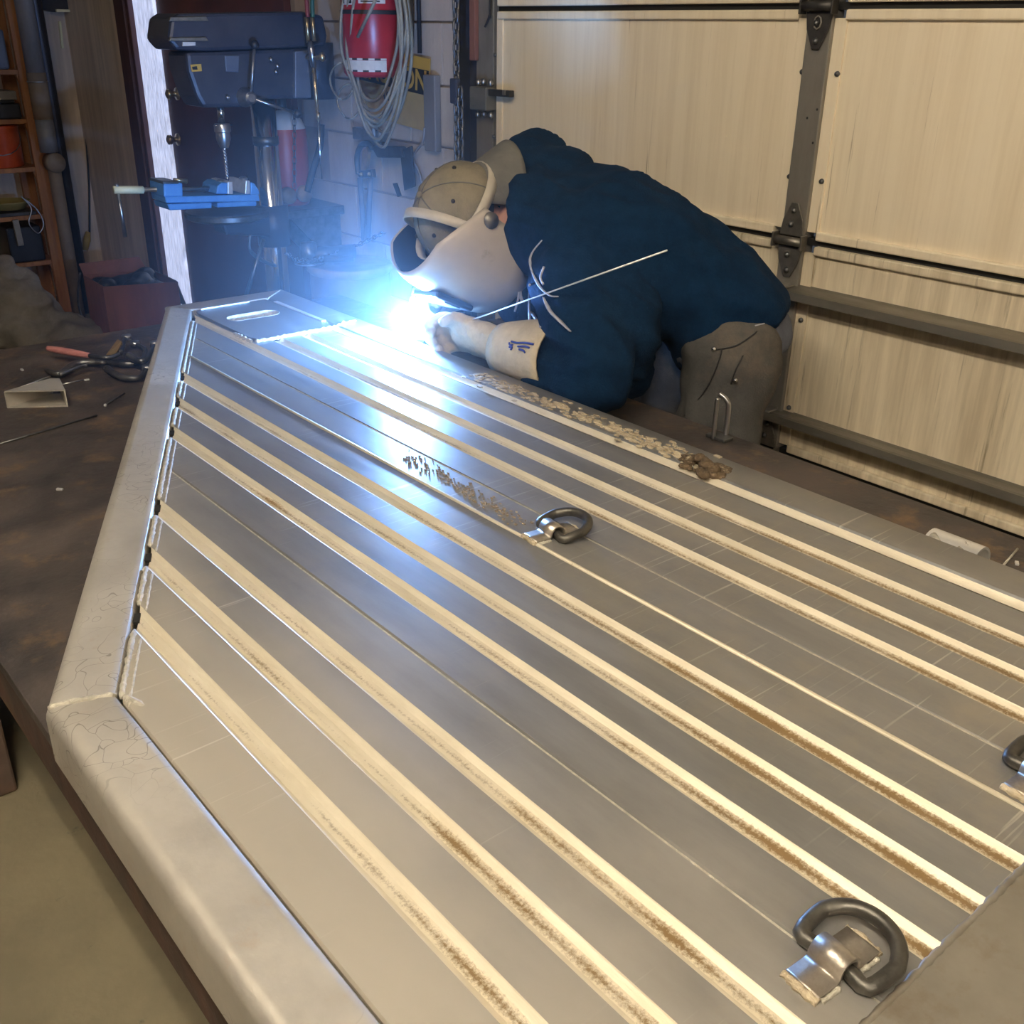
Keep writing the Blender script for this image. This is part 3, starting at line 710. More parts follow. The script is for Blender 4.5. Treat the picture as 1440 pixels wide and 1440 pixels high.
mb.add(vs, [(i, (i + 1) % n, n + (i + 1) % n, n + i) for i in range(n)])
solid('slot_wall', MAT['weld'], hpl, .002, 0, mb, True)
MB().box2((sc_.x - .068, sc_.y - .032, RZ - .034), (sc_.x + .068, sc_.y + .012, RZ - .030)).build('slot_floor', MAT['weld'], hpl)

# tie-down clips with rings
def tie_down(c, rz, label, tilt=.15, s=1.0, flip=1):
    R = Matrix.Rotation(rz, 3, 'Z')
    def W(x, y, z): return Vector(c) + R @ Vector((x * flip, y, z)) * s
    # saddle: bent strap, axis along local Y
    w = .021; prof = []
    for k in range(13):
        a = math.pi * (1 - k / 12); prof.append((.0125 * math.cos(a), .0095 + .0125 * math.sin(a)))
    prof = [(-.050, .002), (-.047, .002), (-.024, .002), (-.018, .0025), (-.0128, .006)] + prof[1:-1] + [(.0128, .006), (.018, .0025), (.024, .002), (.047, .002), (.050, .002)]
    mb = MB(); m = len(prof)
    mb.add([W(x, -w, z) for x, z in prof] + [W(x, w, z) for x, z in prof], [(i, i + 1, m + i + 1, m + i) for i in range(m - 1)])
    clip = mb.build('tie_down_clip', MAT['clip'], rp, True); clip['label'] = label
    md = clip.modifiers.new('thickness', 'SOLIDIFY'); md.thickness = .004; md.offset = 1
    # D ring: straight bar through the saddle, arc on the +x side
    hw = .043; pts = []
    ct, st = math.cos(tilt), math.sin(tilt)
    loc = [(0, -hw), (0, -hw * .5), (0, 0), (0, hw * .5), (0, hw)]
    for k in range(1, 14):
        a = math.pi / 2 - math.pi * k / 14; loc.append((.018 + .058 * math.cos(a) ** .8 if math.cos(a) > 0 else .018, (hw + .006) * math.sin(a)))
    P = [W(x * ct, y, .0085 + x * st) for x, y in loc]
    P = catmull(P, 3, True)
    MB().tube(P, .0092 * s, 12, True).build('d_ring', MAT['steel_ring'], clip, True)
    for sx in (-1, 1):
        bp = [W(sx * .051, -w * 1.05, .001), W(sx * .053, 0, .002), W(sx * .051, w * 1.05, .001)]
        pts = catmull(bp, 6); rs = [.0055 * s * random.uniform(.7, 1.25) for _ in pts]
        MB().tube(pts, rs, 7).build('clip_weld', MAT['crust'], clip, True)
        pts = catmull([W(sx * .046, -w * 1.1, .0008), W(sx * .03, -w * 1.12, .001), W(sx * .018, -w * 1.08, .0008)], 5)
        MB().tube(pts, [.0035 * s * random.uniform(.6, 1.2) for _ in pts], 6).build('clip_weld', MAT['weld'], clip, True)
    return clip
tie_down((.592, .285, RZ), math.radians(-4), 'tie-down clip with dark ring nearest the end plate', .14, .78)
tie_down((.940, 1.018, RZ), math.radians(-8), 'tie-down clip with dark ring in the middle of the deck', .20, .78)
tie_down((.955, .284, RZ), math.radians(-4), 'tie-down clip by the brown plank seam', .12, .8)

# dried mud, crust and stains along the right rail
def clump(c, rx, ry, rz, n, mat, name, seed):
    rnd = random.Random(seed); mb = MB()
    for _ in range(n):
        a = rnd.uniform(0, 6.28); k = rnd.random() ** .5
        p = Vector((c[0] + rx * k * math.cos(a), c[1] + ry * k * math.sin(a), c[2] + rnd.uniform(0, rz) * (1 - k)))
        r = rnd.uniform(.3, 1) * .013
        mb.ball(p, (r, r * rnd.uniform(.8, 1.6), r * .6), 7, 5, Matrix.Rotation(rnd.uniform(0, 6), 3, 'Z'))
    return mb.build(name, mat, None, True)
mc = onz(986, 657, RZ + .004)
o = clump((mc.x, mc.y, RZ + .004), .026, .05, .020, 60, MAT['mud'], 'mud_clump', 3)
tag(o, 'dark clump of dried mud stuck on the ramp edge groove', 'mud')
def flakes(name, label, cat, path, width, n, size, mat, seed):
    rnd = random.Random(seed); mb = MB(); P = [Vector(p) for p in path]
    for _ in range(n):
        t = rnd.random() * (len(P) - 1); i = min(int(t), len(P) - 2); p = P[i].lerp(P[i + 1], t - i)
        p = p + Vector((rnd.gauss(0, width), rnd.gauss(0, .01), 0)); r = size * rnd.uniform(.3, 1)
        k = rnd.randint(4, 6); a0 = rnd.uniform(0, 6)
        ring = [(p.x + r * rnd.uniform(.6, 1) * math.cos(a0 + 6.283 * j / k), p.y + 1.7 * r * rnd.uniform(.6, 1) * math.sin(a0 + 6.283 * j / k), p.z) for j in range(k)]
        mb.prism(ring, (0, 0, rnd.uniform(.0006, .0022)))
    o = mb.build(name, mat, None); tag(o, label, cat, kind='stuff'); return o
flakes('chalky_crust', 'pale flaky crust of old weld slag along the right ramp rail', 'crust', [(1.325, 1.70, TOP), (1.330, 1.35, TOP), (1.328, 1.02, TOP)], .014, 420, .007, MAT['crust'], 5)
flakes('rust_flakes', 'brown rust flakes along the flat strip behind the middle ring', 'rust', [(.952, 1.42, RZ), (.938, 1.22, RZ), (.930, 1.08, RZ)], .009, 170, .0028, MAT['flake'], 8)
# ================================================================== drill press (faces -X, beside the side wall)
YP = 3.78
def dp(px, py, Y=YP): return ony(px, py, Y)
def outline(pxs, Y): return [ony(px, py, Y) for px, py in pxs]
dpz = thing('drill_press', (dp(385, 200).x, YP, 0), 'dark navy floor drill press with bright column and chrome chuck', 'drill press')
NV = MAT['navy_paint']
cov = MB().prism(outline([(241, 26), (252, 19), (426, 16), (455, 22), (461, 50), (459, 64), (420, 67), (295, 72), (250, 71), (237, 56)], YP - .10), (0, .2, 0)).build('belt_cover', NV, dpz, bevel=.012)
for (y0, y1) in ((24, 30), (53, 58)):
    MB().prism(outline([(240, y0), (290, y0 - 1), (294, y1), (238, y1)], YP - .107), (0, .012, 0)).build('cover_trim', MAT['hinge_grey'], cov, bevel=.002)
MB().prism(outline([(257, 59), (275, 59), (275, 64), (257, 65)], YP - .106), (0, .006, 0)).build('name_plate', MAT['label'], cov)
hd = MB().prism(outline([(262, 73), (440, 67), (439, 139), (352, 140), (350, 151), (287, 152), (277, 135), (265, 100)], YP - .085), (0, .17, 0)).build('head', NV, dpz, bevel=.014)
st = MB().prism(outline([(268, 91), (283, 90), (284, 100), (270, 101)], YP - .0875), (0, .003, 0)).build('warning_sticker', MAT['yellow'], hd)
MB().prism(outline([(270, 94), (277, 93), (278, 98), (271, 98)], YP - .0885), (0, .002, 0)).build('sticker_print', MAT['black_ink'], st)
MB().prism(outline([(415, 72), (438, 70), (438, 138), (415, 138)], YP - .10), (0, .02, 0)).build('switch_box', MAT['navy_light'], hd, bevel=.004)
MB().prism(outline([(316, 78), (337, 78), (336, 102), (318, 101)], YP - .091), (0, .01, 0)).build('scale_plate', MAT['navy_light'], hd, bevel=.003)
for (px, py) in ((381, 84), (390, 93), (388, 101), (320, 137)):
    MB().ball(dp(px, py, YP - .09), .009, 8, 6).build('bolt_head', MAT['steel'], hd, True)
# motor at the back
mt = dp(440, 100, YP)
MB().cyl((mt.x + .02, YP + .02, mt.z - .10), (mt.x + .02, YP + .02, mt.z + .10), .075, seg=24).build('motor', NV, dpz, True)
# spindle, chuck and bit
s0, s1, s2, s3 = dp(311, 150), dp(312, 173), dp(313, 208), dp(318, 252)
ax_x = s1.x
MB().cyl((ax_x, YP, s0.z + .02), (ax_x, YP, s1.z), .013, seg=16).build('spindle', MAT['chrome'], dpz, True)
hh = s1.z - s2.z
MB().lathe([(.012, 0), (.027, -.002), (.030, -.008), (.030, -.030), (.026, -.033), (.027, -.055), (.016, -hh), (.006, -hh), (0, -hh)], (ax_x, YP, s1.z), (0, 0, 1), 24).build('chuck', MAT['steel'], dpz, 'auto')
MB().cyl((ax_x + .034, YP - .01, s1.z - .008), (ax_x - .034, YP - .01, s1.z - .008), .004, seg=8).build('chuck_key_pin', MAT['chrome'], dpz, True)
bl = s2.z - s3.z; mb = MB(); n = 40
for ph in (0, math.pi):
    pts = [Vector((ax_x + .0035 * math.cos(ph + k * .75), YP + .0035 * math.sin(ph + k * .75), s2.z - bl * k / n)) for k in range(n + 1)]
    mb.tube(pts, .0034, 6)
mb.build('drill_bit', MAT['chrome'], dpz, True)
# feed hub and handles
hb = dp(347, 137, YP - .10)
MB().lathe([(.034, .10), (.034, .01), (.030, 0), (.022, -.012), (.022, -.035), (.014, -.042), (0, -.042)], hb, (0, 1, 0), 20).build('feed_hub', MAT['steel'], dpz, 'auto')
h1 = dp(418, 160, YP - .13); h2 = dp(358, 63, YP - .13)
hub = hb + Vector((0, -.03, 0))
for e in (h1, h2):
    hn = MB().cyl(hub, e, .0055, seg=10).build('feed_handle', MAT['steel'], dpz, True)
    MB().ball(e, .016, 12, 8).build('handle_knob', MAT['dark_plastic'], hn, True)
# column down to a floor base
ct, cb = dp(367, 140), dp(383, 285)
cx = (ct.x + cb.x) / 2
MB().cyl((cx, YP, .06), (cx, YP, ct.z + .1), .046, seg=28).build('column', MAT['chrome'], dpz, True)
MB().cyl((cx, YP, dp(378, 197).z - .015), (cx, YP, dp(378, 197).z + .015), .049, seg=28).build('column_collar', MAT['steel_dark'], dpz, True)
MB().box2((cx - .42, YP - .17, 0), (cx + .14, YP + .17, .06)).build('base', NV, dpz, bevel=.012)
# work table and its arm
tz = dp(300, 293).z - .012
MB().lathe([(0, 0), (.15, 0), (.155, -.006), (.155, -.022), (.14, -.03), (0, -.03)], (dp(318, 295).x, YP, tz), (0, 0, 1), 36).build('work_table', MAT['steel_dark'], dpz, 'auto')
arm = MB().prism(outline([(311, 312), (345, 306), (402, 300), (408, 345), (372, 333), (318, 331)], YP - .05), (0, .1, 0)).build('table_arm', NV, dpz, bevel=.012)
MB().cyl((cx, YP, tz - .15), (cx, YP, tz + .005), .064, seg=24).build('arm_collar', NV, dpz, True)
MB().tube(catmull([dp(352, 330, YP - .06), dp(352, 352, YP - .06), dp(372, 368, YP - .05), dp(402, 378, YP - .02)], 6), .007, 8).build('table_crank', MAT['steel_dark'], dpz, True)
MB().tube([dp(371, 336, YP - .07), dp(345, 420, YP - .07)], .008, 8).build('lock_lever', MAT['steel_dark'], dpz, True)
# ---------------- blue vise on the drill press table
vz = thing('machine_vise', (dp(300, 295).x, YP, tz), 'bright blue machine vise with pale jaws on the drill press table', 'vise')
BV = MAT['blue_vise']; V0 = YP - .07; VD = .13
def vpz(pxs, name, mat, y0=V0, d=VD, bev=.004, par=None): return MB().prism(outline(pxs, y0), (0, d, 0)).build(name, mat, par or vz, bevel=bev)
vpz([(232, 277), (364, 273), (366, 283), (234, 286)], 'vise_rail', BV)
vpz([(235, 287), (298, 285), (298, 293), (239, 296)], 'vise_foot', BV)
vpz([(306, 285), (361, 283), (361, 290), (306, 292)], 'vise_foot', BV)
vpz([(230, 258), (257, 257), (258, 277), (231, 278)], 'screw_block', BV, bev=.006)
vpz([(229, 255), (252, 255), (252, 259), (229, 259)], 'block_cap', MAT['steel_dark'])
vpz([(304, 273), (306, 262), (312, 257), (320, 257), (320, 273)], 'moving_jaw', BV, bev=.004)
vpz([(320.5, 256), (327, 255), (328, 273), (320.5, 273)], 'jaw_plate', MAT['white_jaw'], V0 - .006, VD + .012, .002)
vpz([(346, 254), (351.5, 254), (352, 273), (345, 273)], 'jaw_plate', MAT['white_jaw'], V0 - .006, VD + .012, .002)
vpz([(352.5, 256), (358, 258), (364, 267), (366, 274), (352.5, 274)], 'fixed_jaw', BV, bev=.004)
MB().cyl(dp(198, 267), dp(306, 265), .0085, seg=12).build('vise_screw', MAT['steel'], vz, True)
sl = MB().cyl(dp(160, 267), dp(201, 267), .0135, seg=14).build('handle_sleeve', MAT['cream_plastic'], vz, True)
MB().tube([dp(166, 270, YP), dp(176, 333, YP)], [.006, .0075], 8).build('handle_bar', MAT['steel'], sl, True)
MB().ball(dp(164, 261), .008, 8, 6).build('bar_end', MAT['steel'], sl, True)
MB().tube([dp(244, 252, YP - .05), dp(263, 255, YP - .05)], [.005, .009], 8).build('clamp_bolt', MAT['brass'], vz, True)
for (px, py) in ((310, 255), (342, 251)): MB().ball(dp(px, py, YP - .02), (.018, .02, .008), 8, 6).build('swarf_pile', MAT['steel'], vz, True)

# ================================================================== rusty drum with chain, red tank, torch
dc = Vector((2.02, 3.36, 0))
dr = thing('steel_drum', dc, 'rusty steel drum with tan lid between drill press and wall', 'drum')
dz = .80
MB().lathe([(0, 0), (.15, 0), (.155, .01), (.15, .03), (.15, .26), (.156, .27), (.15, .28), (.15, .53), (.156, .54), (.15, .55), (.15, dz - .03)], dc, (0, 0, 1), 32).build('drum_body', MAT['rust_drum'], dr, True)
MB().lathe([(.15, dz - .03), (.16, dz - .02), (.16, dz), (.15, dz + .003), (.14, dz - .006), (0, dz - .008)], dc, (0, 0, 1), 32).build('drum_lid', MAT['drum_lid'], dr, True)
gh = thing('grinder', dc + Vector((-.04, .02, dz)), 'dark angle grinder with black side handle lying on the drum lid', 'grinder')
g0 = dc + Vector((-.05, .02, dz + .03))
MB().cyl(g0 + Vector((-.08, .05, 0)), g0 + Vector((.10, .03, .0)), .032, .028, 16).build('grinder_body', MAT['dark_plastic'], gh, True)
MB().cyl(g0 + Vector((-.08, .05, -.02)), g0 + Vector((-.08, .05, .05)), .036, .03, 16).build('gear_head', MAT['steel_dark'], gh, True)
MB().cyl(g0 + Vector((-.06, -.02, .0)), g0 + Vector((.045, -.055, -.008)), .014, .012, 12).build('side_handle', MAT['dark_plastic'], gh, True)
MB().lathe([(0, 0), (.055, 0), (.055, .006), (0, .006)], g0 + Vector((-.08, .05, -.026)), (0, 0, 1), 20).build('disc_guard', MAT['steel'], gh)

link_cache = {}
def chain(name, label, pts, pitch, wire, group=None, mat='chain', start=0):
    """pts: dense polyline; links as separate parts sharing one mesh"""
    P = [Vector(p) for p in pts]
    t = thing(name, P[0], label, 'chain', group)
    key = (pitch, wire, mat)
    if key not in link_cache:
        hl, hw = pitch * .5 + wire, pitch * .30 + wire * .2; loop = []
        for k in range(14):
            a = 2 * math.pi * k / 14; loop.append((hl * math.copysign(abs(math.cos(a)) ** .7, math.cos(a)), hw * math.copysign(abs(math.sin(a)) ** .8, math.sin(a)), 0))
        o = MB().tube(loop, wire, 6, True).build('chain_link', MAT[mat], None, True, base=(0, 0, 0)); link_cache[key] = o.data; bpy.data.objects.remove(o)
    me = link_cache[key]; acc = 0; k = start; nxt = 0
    for a, b in zip(P, P[1:]):
        L = (b - a).length
        while nxt <= acc + L:
            q = a.lerp(b, (nxt - acc) / L); d = (b - a).normalized(); N, B = perp(d)
            if k % 2: N, B = B, -N
            R = Matrix((d, N, B)).transposed().to_4x4(); R.translation = q - P[0]
            o = bpy.data.objects.new('chain_link', me); COL.objects.link(o); o.parent = t; o.matrix_local = R
            nxt += pitch; k += 1
        acc += L
    return t
cpts = [ony(px, py, 3.14 + .1 * i) for i, (px, py) in enumerate(((404, 357), (420, 366), (448, 364), (500, 346), (540, 327)))]
chain('drum_chain', 'thin bright chain draped across the front of the drum', catmull(cpts, 10), .026, .0022, mat='chain')
# hoist chain by the door
hx = 2.13
cp = [onx(643, y, hx) for y in (-60, 0, 60, 120, 180, 240, 300)]
cx0 = cp[0]; cp = [Vector((hx, onx(641, 0, hx).y, z)) for z in (2.6, 2.0, 1.5, 1.2, .8, .55)]
chain('hoist_chain', 'dark hoist chain hanging in front of the block wall', cp, .030, .0042)
cp = [Vector((hx - .02, onx(647, 110, hx - .02).y, z)) for z in (1.42, 1.2, .8, .55)]
chain('hoist_chain', 'second strand of dark hoist chain starting at a black clip', cp, .030, .0042)
o = MB().box(onx(640, 128, hx - .012), (.02, .034, .075)).build('chain_clip', MAT['navy_paint'], None, bevel=.004); tag(o, 'small dark clip joining the hoist chain strands', 'clip')

# red tank behind the column
rt = thing('red_cylinder', (2.14, 4.02, .82), 'faded red cylinder with white shoulder band behind the drill press column', 'cylinder')
tp = Vector((2.14, 4.02, 0)); zb_, zt_ = ony(415, 285, 4.02).z, ony(415, 158, 4.02).z
Hh = zt_ - zb_
MB().lathe([(0, 0), (.085, 0), (.092, .02), (.092, Hh * .78), (.088, Hh * .84)], (tp.x, tp.y, zb_), (0, 0, 1), 28).build('cylinder_body', MAT['red_tank'], rt, True)
MB().lathe([(.089, Hh * .835), (.075, Hh * .93), (.045, Hh), (.02, Hh * 1.03), (0, Hh * 1.03)], (tp.x, tp.y, zb_), (0, 0, 1), 28).build('shoulder_band', MAT['white_paint'], rt, True)
MB().cyl((tp.x, tp.y, zt_), (tp.x, tp.y, zt_ + .06), .018, seg=12).build('valve', MAT['black_iron'], rt, True)
for (px, py) in ((404, 275), (426, 272)):
    MB().lathe([(0, -.03), (.03, -.028), (.034, -.01), (.034, 0), (0, 0)], ony(px, py, 3.93), (0, 1, 0), 18).build('base_wheel', MAT['drum_lid'], rt, True)
sb = thing('wall_shelf', (2.17, 4.0, zb_ - .02), 'dark steel ledge carrying the red cylinder', 'shelf')
MB().box2((2.02, 3.84, zb_ - .035), (XW, 4.16, zb_)).build('shelf_plate', MAT['steel_dark'], sb, bevel=.003)
for y in (3.88, 4.12): MB().prism([(XW, y, zb_ - .035), (2.06, y, zb_ - .035), (XW, y, zb_ - .28)], (0, .01, 0)).build('shelf_bracket', MAT['steel_dark'], sb)
cpts = [ony(414, y, 3.9) for y in (163, 190, 230, 262)]
chain('cylinder_chain', 'light chain hanging down the front of the red cylinder', catmull(cpts, 6), .024, .002)
o = MB().tube(catmull([ony(452, 175, 3.9), ony(450, 205, 3.9), ony(440, 240, 3.9), ony(432, 270, 3.9)], 6), .014, 8).build('rubber_hose', MAT['cable_dark'], None, True)
tag(o, 'thick black hose hanging beside the red cylinder', 'hose')

# cutting torch hanging by its hoses
to = thing('cutting_torch', onx(440, 250, 2.05), 'brass cutting torch hanging tip down from red and green hoses', 'torch')
def tp_(px, py): return onx(px, py, 2.05)
MB().tube(catmull([tp_(428, -60), tp_(431, 0), tp_(433, 24)], 6), .008, 8).build('red_hose', MAT['hose_red'], to, True)
MB().tube(catmull([tp_(440, -60), tp_(439, 0), tp_(440, 24)], 6), .008, 8).build('green_hose', MAT['hose_green'], to, True)
for (a, b) in (((431, 24), (434, 60)), ((439, 24), (442, 58))):
    MB().tube([tp_(*a), Vector(tp_(*a)).lerp(tp_(*b), .4), tp_(*b)], [.0085, .0075, .0085], 10).build('check_valve', MAT['brass'], to, True)
MB().tube([tp_(436, 58), tp_(438, 70), tp_(441, 95)], [.008, .014, .010], 10).build('mixer_body', MAT['steel'], to, True)
for (px, py) in ((433, 80), (454, 80)):
    MB().tube([tp_(440, 82), tp_(px, py)], [.005, .011], 10).build('valve_knob', MAT['brass'], to, True)
MB().ball(tp_(453, 80), (.012, .012, .016), 10, 8).build('valve_knob', MAT['brass'], to, True)
MB().tube([tp_(441, 95), tp_(444, 130), tp_(447, 165)], [.0085, .0075, .0065], 10).build('handle_tube', MAT['brass'], to, True)
MB().tube([tp_(447, 158), tp_(448, 168)], .009, 10).build('tip_nut', MAT['brass'], to, True)
MB().tube([tp_(447.5, 166), tp_(450, 215), tp_(453, 252)], [.0055, .0045, .002], 10).build('torch_tip', MAT['chrome'], to, True)

# ================================================================== things on the block wall
XH = XW - .09
fe = thing('fire_extinguisher', onx(525, 110, XH), 'red fire extinguisher with white labels on the block wall', 'extinguisher')
ec = Vector((XH, onx(525, 60, XH).y, 0)); ez0 = onx(525, 109, XH - .05).z; er = abs(onx(501, 60, XH).y - onx(548, 60, XH).y) / 2
MB().lathe([(0, .01), (er * .9, 0), (er, .012), (er, .42), (er * .8, .47), (er * .3, .50), (er * .3, .53), (0, .53)], (ec.x, ec.y, ez0), (0, 0, 1), 32).build('extinguisher_body', MAT['red'], fe, True)
def band(z0, z1, mat, a0, a1, name, dr_=.0012):
    a0 += .85; a1 += .85
    mb = MB(); n = 14
    vs = [(ec.x - (er + dr_) * math.cos(a0 + (a1 - a0) * k / n), ec.y - (er + dr_) * math.sin(a0 + (a1 - a0) * k / n), z) for z in (z0, z1) for k in range(n + 1)]
    mb.add(vs, [(k, k + 1, n + 2 + k, n + 1 + k) for k in range(n)]); return mb.build(name, mat, fe, True)
zf = lambda py: onx(525, py, XH - .05).z
band(zf(20), zf(14), MAT['dark_plastic'], -1.5, 1.5, 'mount_band', .004)
lbl = band(zf(99), zf(85), MAT['label'], -1.0, .55, 'lower_label')
for z0, z1 in ((zf(84.5), zf(82)), (zf(101), zf(98.5))): 
    for k in range(8): band(z0, z1, MAT['white_paint'] if k % 2 else MAT['black_ink'], -1.0 + k * .194, -1.0 + (k + 1) * .194, 'label_edge', .0016)
band(zf(7), zf(-12), MAT['label'], -1.05, -.42, 'upper_label'); band(zf(5), zf(-30), MAT['label'], -.28, .58, 'upper_label')
for k in (-.95, -.62): band(zf(5), zf(0), MAT['black_ink'], k, k + .10, 'label_print', .002)
band(zf(3), zf(1), MAT['black_ink'], -.2, .4, 'label_print', .002)
br = MB().box2((ec.x + er * .5, ec.y - .03, ez0 + .05), (XW, ec.y + .03, ez0 + .5)).build('wall_bracket', MAT['black_iron'], fe, bevel=.003)
# caution sign
Xs = XW - .012
c0, c1, c2, c3 = (onx(540, 70, Xs), onx(605, 83, Xs), onx(599, 185, Xs), onx(531, 168, Xs))
ux = (c1 - c0).normalized(); c_tl, c_br = c0, c2
sw = (c1 - c0).length * 1.62; sh = (c2 - c1).length
tilt = math.atan2(ux.z, -ux.y)
uy = Vector((0, -math.cos(tilt), math.sin(tilt))); uz = Vector((0, math.sin(tilt), math.cos(tilt)))
if uz.z < 0: uz = -uz
o0 = c1                                                     # top right corner of the sign
sg = thing('caution_sign', o0 - uy * sw / 2 - uz * sh, 'yellow sign with a black CAUTION panel half hidden by hanging cables', 'sign')
def sq(u0, u1, v0, v1, th=0.): return [o0 - uy * u0 - uz * v0 + Vector((-th, 0, 0)), o0 - uy * u1 - uz * v0 + Vector((-th, 0, 0)), o0 - uy * u1 - uz * v1 + Vector((-th, 0, 0)), o0 - uy * u0 - uz * v1 + Vector((-th, 0, 0))]
MB().prism(sq(0, sw, 0, sh), (.003, 0, 0)).build('sign_plate', MAT['tan_sign'], sg)
MB().prism(sq(0, sw, 0, sh * .16, .0008), (.0006, 0, 0)).build('sign_border', MAT['yellow'], sg)
MB().prism(sq(.006, sw - .006, sh * .16, sh * .50, .0012), (.0008, 0, 0)).build('caution_panel', MAT['black_ink'], sg)
def lettering(text, size, u, v, mat, wide=1.0, th=.0025):
    vs, fs = text_verts(text, size); mb = MB()
    if wide is None: wide = sw * .93 / (max(x.x for x in vs) - min(x.x for x in vs))
    mb.add([o0 - uy * (u - x.x * wide) - uz * (v - x.y) + Vector((-th, 0, 0)) for x in vs], fs)
    return mb.build('lettering', mat, sg)
lettering('CAUTION', sh * .40, sw * .5, sh * .33, MAT['yellow'], None)
lettering('W', sh * .26, sw * .56, sh * .68, MAT['black_ink'], .9)
# conduit, cords, strips on the wall
o = MB().cyl((XW - .02, wy(596, 40), onx(597, 75, XW).z), (XW - .02, wy(596, 40), 2.3), .008, seg=10).build('wall_lead', MAT['cable_dark'], None, True)
tag(o, 'thin dark cord running down the wall into the caution sign', 'cord')
o = MB().cyl((XW - .03, wy(583, 40), onx(597, 75, XW).z + .02), (XW - .03, wy(583, 40), 2.3), .022, seg=14).build('conduit', MAT['pipe_grey'], None, True)
tag(o, 'grey conduit pipe above the caution sign', 'conduit')
o = MB().box2((XW - .03, wy(605, 150), onx(612, 212, XW).z), (XW - .002, wy(621, 150), onx(612, 105, XW).z)).build('wall_strip', MAT['pipe_grey'], None, bevel=.004)  # plain vertical grey strip set on the wall
tag(o, 'blue-grey vertical strip right of the caution sign', 'duct')
# hanging coils of cable
XC = XW - .17
def loop(px0, px1, top, bot, lean=0, x=XC, n=14, jitter=0):
    cx_ = (px0 + px1) / 2; pts = []
    for k in range(n):
        a = 2 * math.pi * k / n
        px = cx_ + (px1 - px0) / 2 * math.sin(a) * (1 - .25 * max(0, -math.cos(a) * -1)) + lean * (1 + math.cos(a)) / 2
        py = (top + bot) / 2 + (bot - top) / 2 * math.cos(a)
        pts.append(onx(px + random.uniform(-1, 1) * jitter, py, x + random.uniform(-.012, .012)))
    return catmull(pts, 5, True)
co = thing('cable_coil', onx(530, 210, XC), 'loose coil of grey-tan cable hanging over the fire extinguisher', 'cable coil')
rr = random.Random(4)
for (a, b, t, bt, l) in ((480, 572, -70, 155, 0), (484, 566, -60, 172, 4), (487, 577, -75, 178, -3), (490, 564, -50, 196, 3), (478, 574, -60, 163, 2), (495, 570, -70, 207, 4), (486, 562, -60, 142, 0), (498, 580, -55, 186, 0)):
    MB().tube(loop(a, b, t, bt, l, XC + rr.uniform(-.03, .03), jitter=2), .0058, 7, True).build('cable_turn', MAT['cable'], co, True)
MB().tube(loop(464, 500, 88, 140, 0, XC + .02), .0042, 6, True).build('cable_turn', MAT['cable'], co, True)
MB().tube(loop(474, 510, 118, 167, 0, XC + .02), .0042, 6, True).build('cable_turn', MAT['cable'], co, True)
MB().tube([onx(528, 0, XC - .05), onx(503, 52, XC - .05)], .006, 7).build('cable_tail', MAT['cable'], co, True)
hk = MB().cyl((XW, onx(530, -60, XC).y, onx(530, -60, XC).z), (XC - .06, onx(530, -60, XC).y, onx(530, -60, XC).z + .02), .012, seg=10).build('wall_hook', MAT['black_iron'], None, True)
tag(hk, 'black wall hook holding the cable coil', 'hook')
# outlet behind the coil
ot = thing('wall_outlet', onx(530, 195, XW), 'grey outlet box with two pale sockets under the cable coil', 'outlet')
a_, b_ = onx(510, 178, XW), onx(548, 200, XW)
MB().box2((XW - .05, a_.y, a_.z), (XW, b_.y, b_.z)).build('outlet_box', MAT['hinge_grey'], ot, bevel=.004)
for px in (525, 536): MB().ball(onx(px, 187, XW - .052), (.006, .012, .018), 10, 8).build('socket', MAT['label'], ot, True)
# bolt cutter hanging on the wall
bc = thing('bolt_cutter', onx(520, 340, XW - .06), 'dark bolt cutter with long handles hanging jaws up on the wall', 'bolt cutter')
XB = XW - .06
def wb(px, py, d=0): return onx(px, py, XB + d)
MB().tube(catmull([wb(504, 245), wb(502, 222), wb(507, 206), wb(517, 202), wb(524, 208)], 6), .011, 8).build('jaw', MAT['black_iron'], bc, True)
MB().prism([wb(507, 240), wb(509, 212), wb(515, 206), wb(518, 214), wb(514, 240)], (.016, 0, 0)).build('jaw_plate', MAT['brass'], bc, bevel=.003)
MB().prism([wb(503, 240), wb(522, 238), wb(524, 250), wb(504, 250)], (.02, 0, 0)).build('pivot_plate', MAT['steel_dark'], bc, bevel=.003)
for px in (508, 519): MB().ball(wb(px, 245, -.004), .008, 8, 6).build('pivot_bolt', MAT['brass'], bc, True)
for (a, b) in (((506, 250), (513, 338)), ((521, 250), (517, 338))):
    MB().tube([wb(*a), wb((a[0] + b[0]) / 2, 295), wb(*b)], [.011, .011, .014], 10).build('handle', MAT['navy_light'], bc, True)
MB().prism([wb(520, 205), wb(562, 206), wb(566, 222), wb(530, 222)], (.03, 0, 0)).build('cutter_hanger', MAT['black_iron'], bc, bevel=.006)
sp = thing('leather_strap', onx(573, 260, XW - .05), 'dark leather strap hanging below the hook bar', 'strap')
MB().prism([onx(562, 212, XW - .05), onx(578, 205, XW - .05), onx(583, 262, XW - .05), onx(568, 268, XW - .05)], (.008, 0, 0)).build('strap_band', MAT['dark_plastic'], sp, bevel=.002)
hs = MB().tube(catmull([onx(597, 180, XW - .03), onx(594, 200, XW - .03), onx(580, 222, XW - .03), onx(590, 245, XW - .03), onx(600, 290, XW - .03)], 8), .005, 7).build('thin_hose', MAT['pipe_grey'], None, True)
tag(hs, 'thin grey hose curling down from the caution sign', 'hose')
o = MB().prism([onx(552, 258, XW - .004), onx(558, 257, XW - .004), onx(564, 275, XW - .004), onx(559, 277, XW - .004)], (.003, 0, 0)).build('wall_plate', MAT['black_ink'], None)
tag(o, 'small black plate on the wall beside the helmet', 'plate')

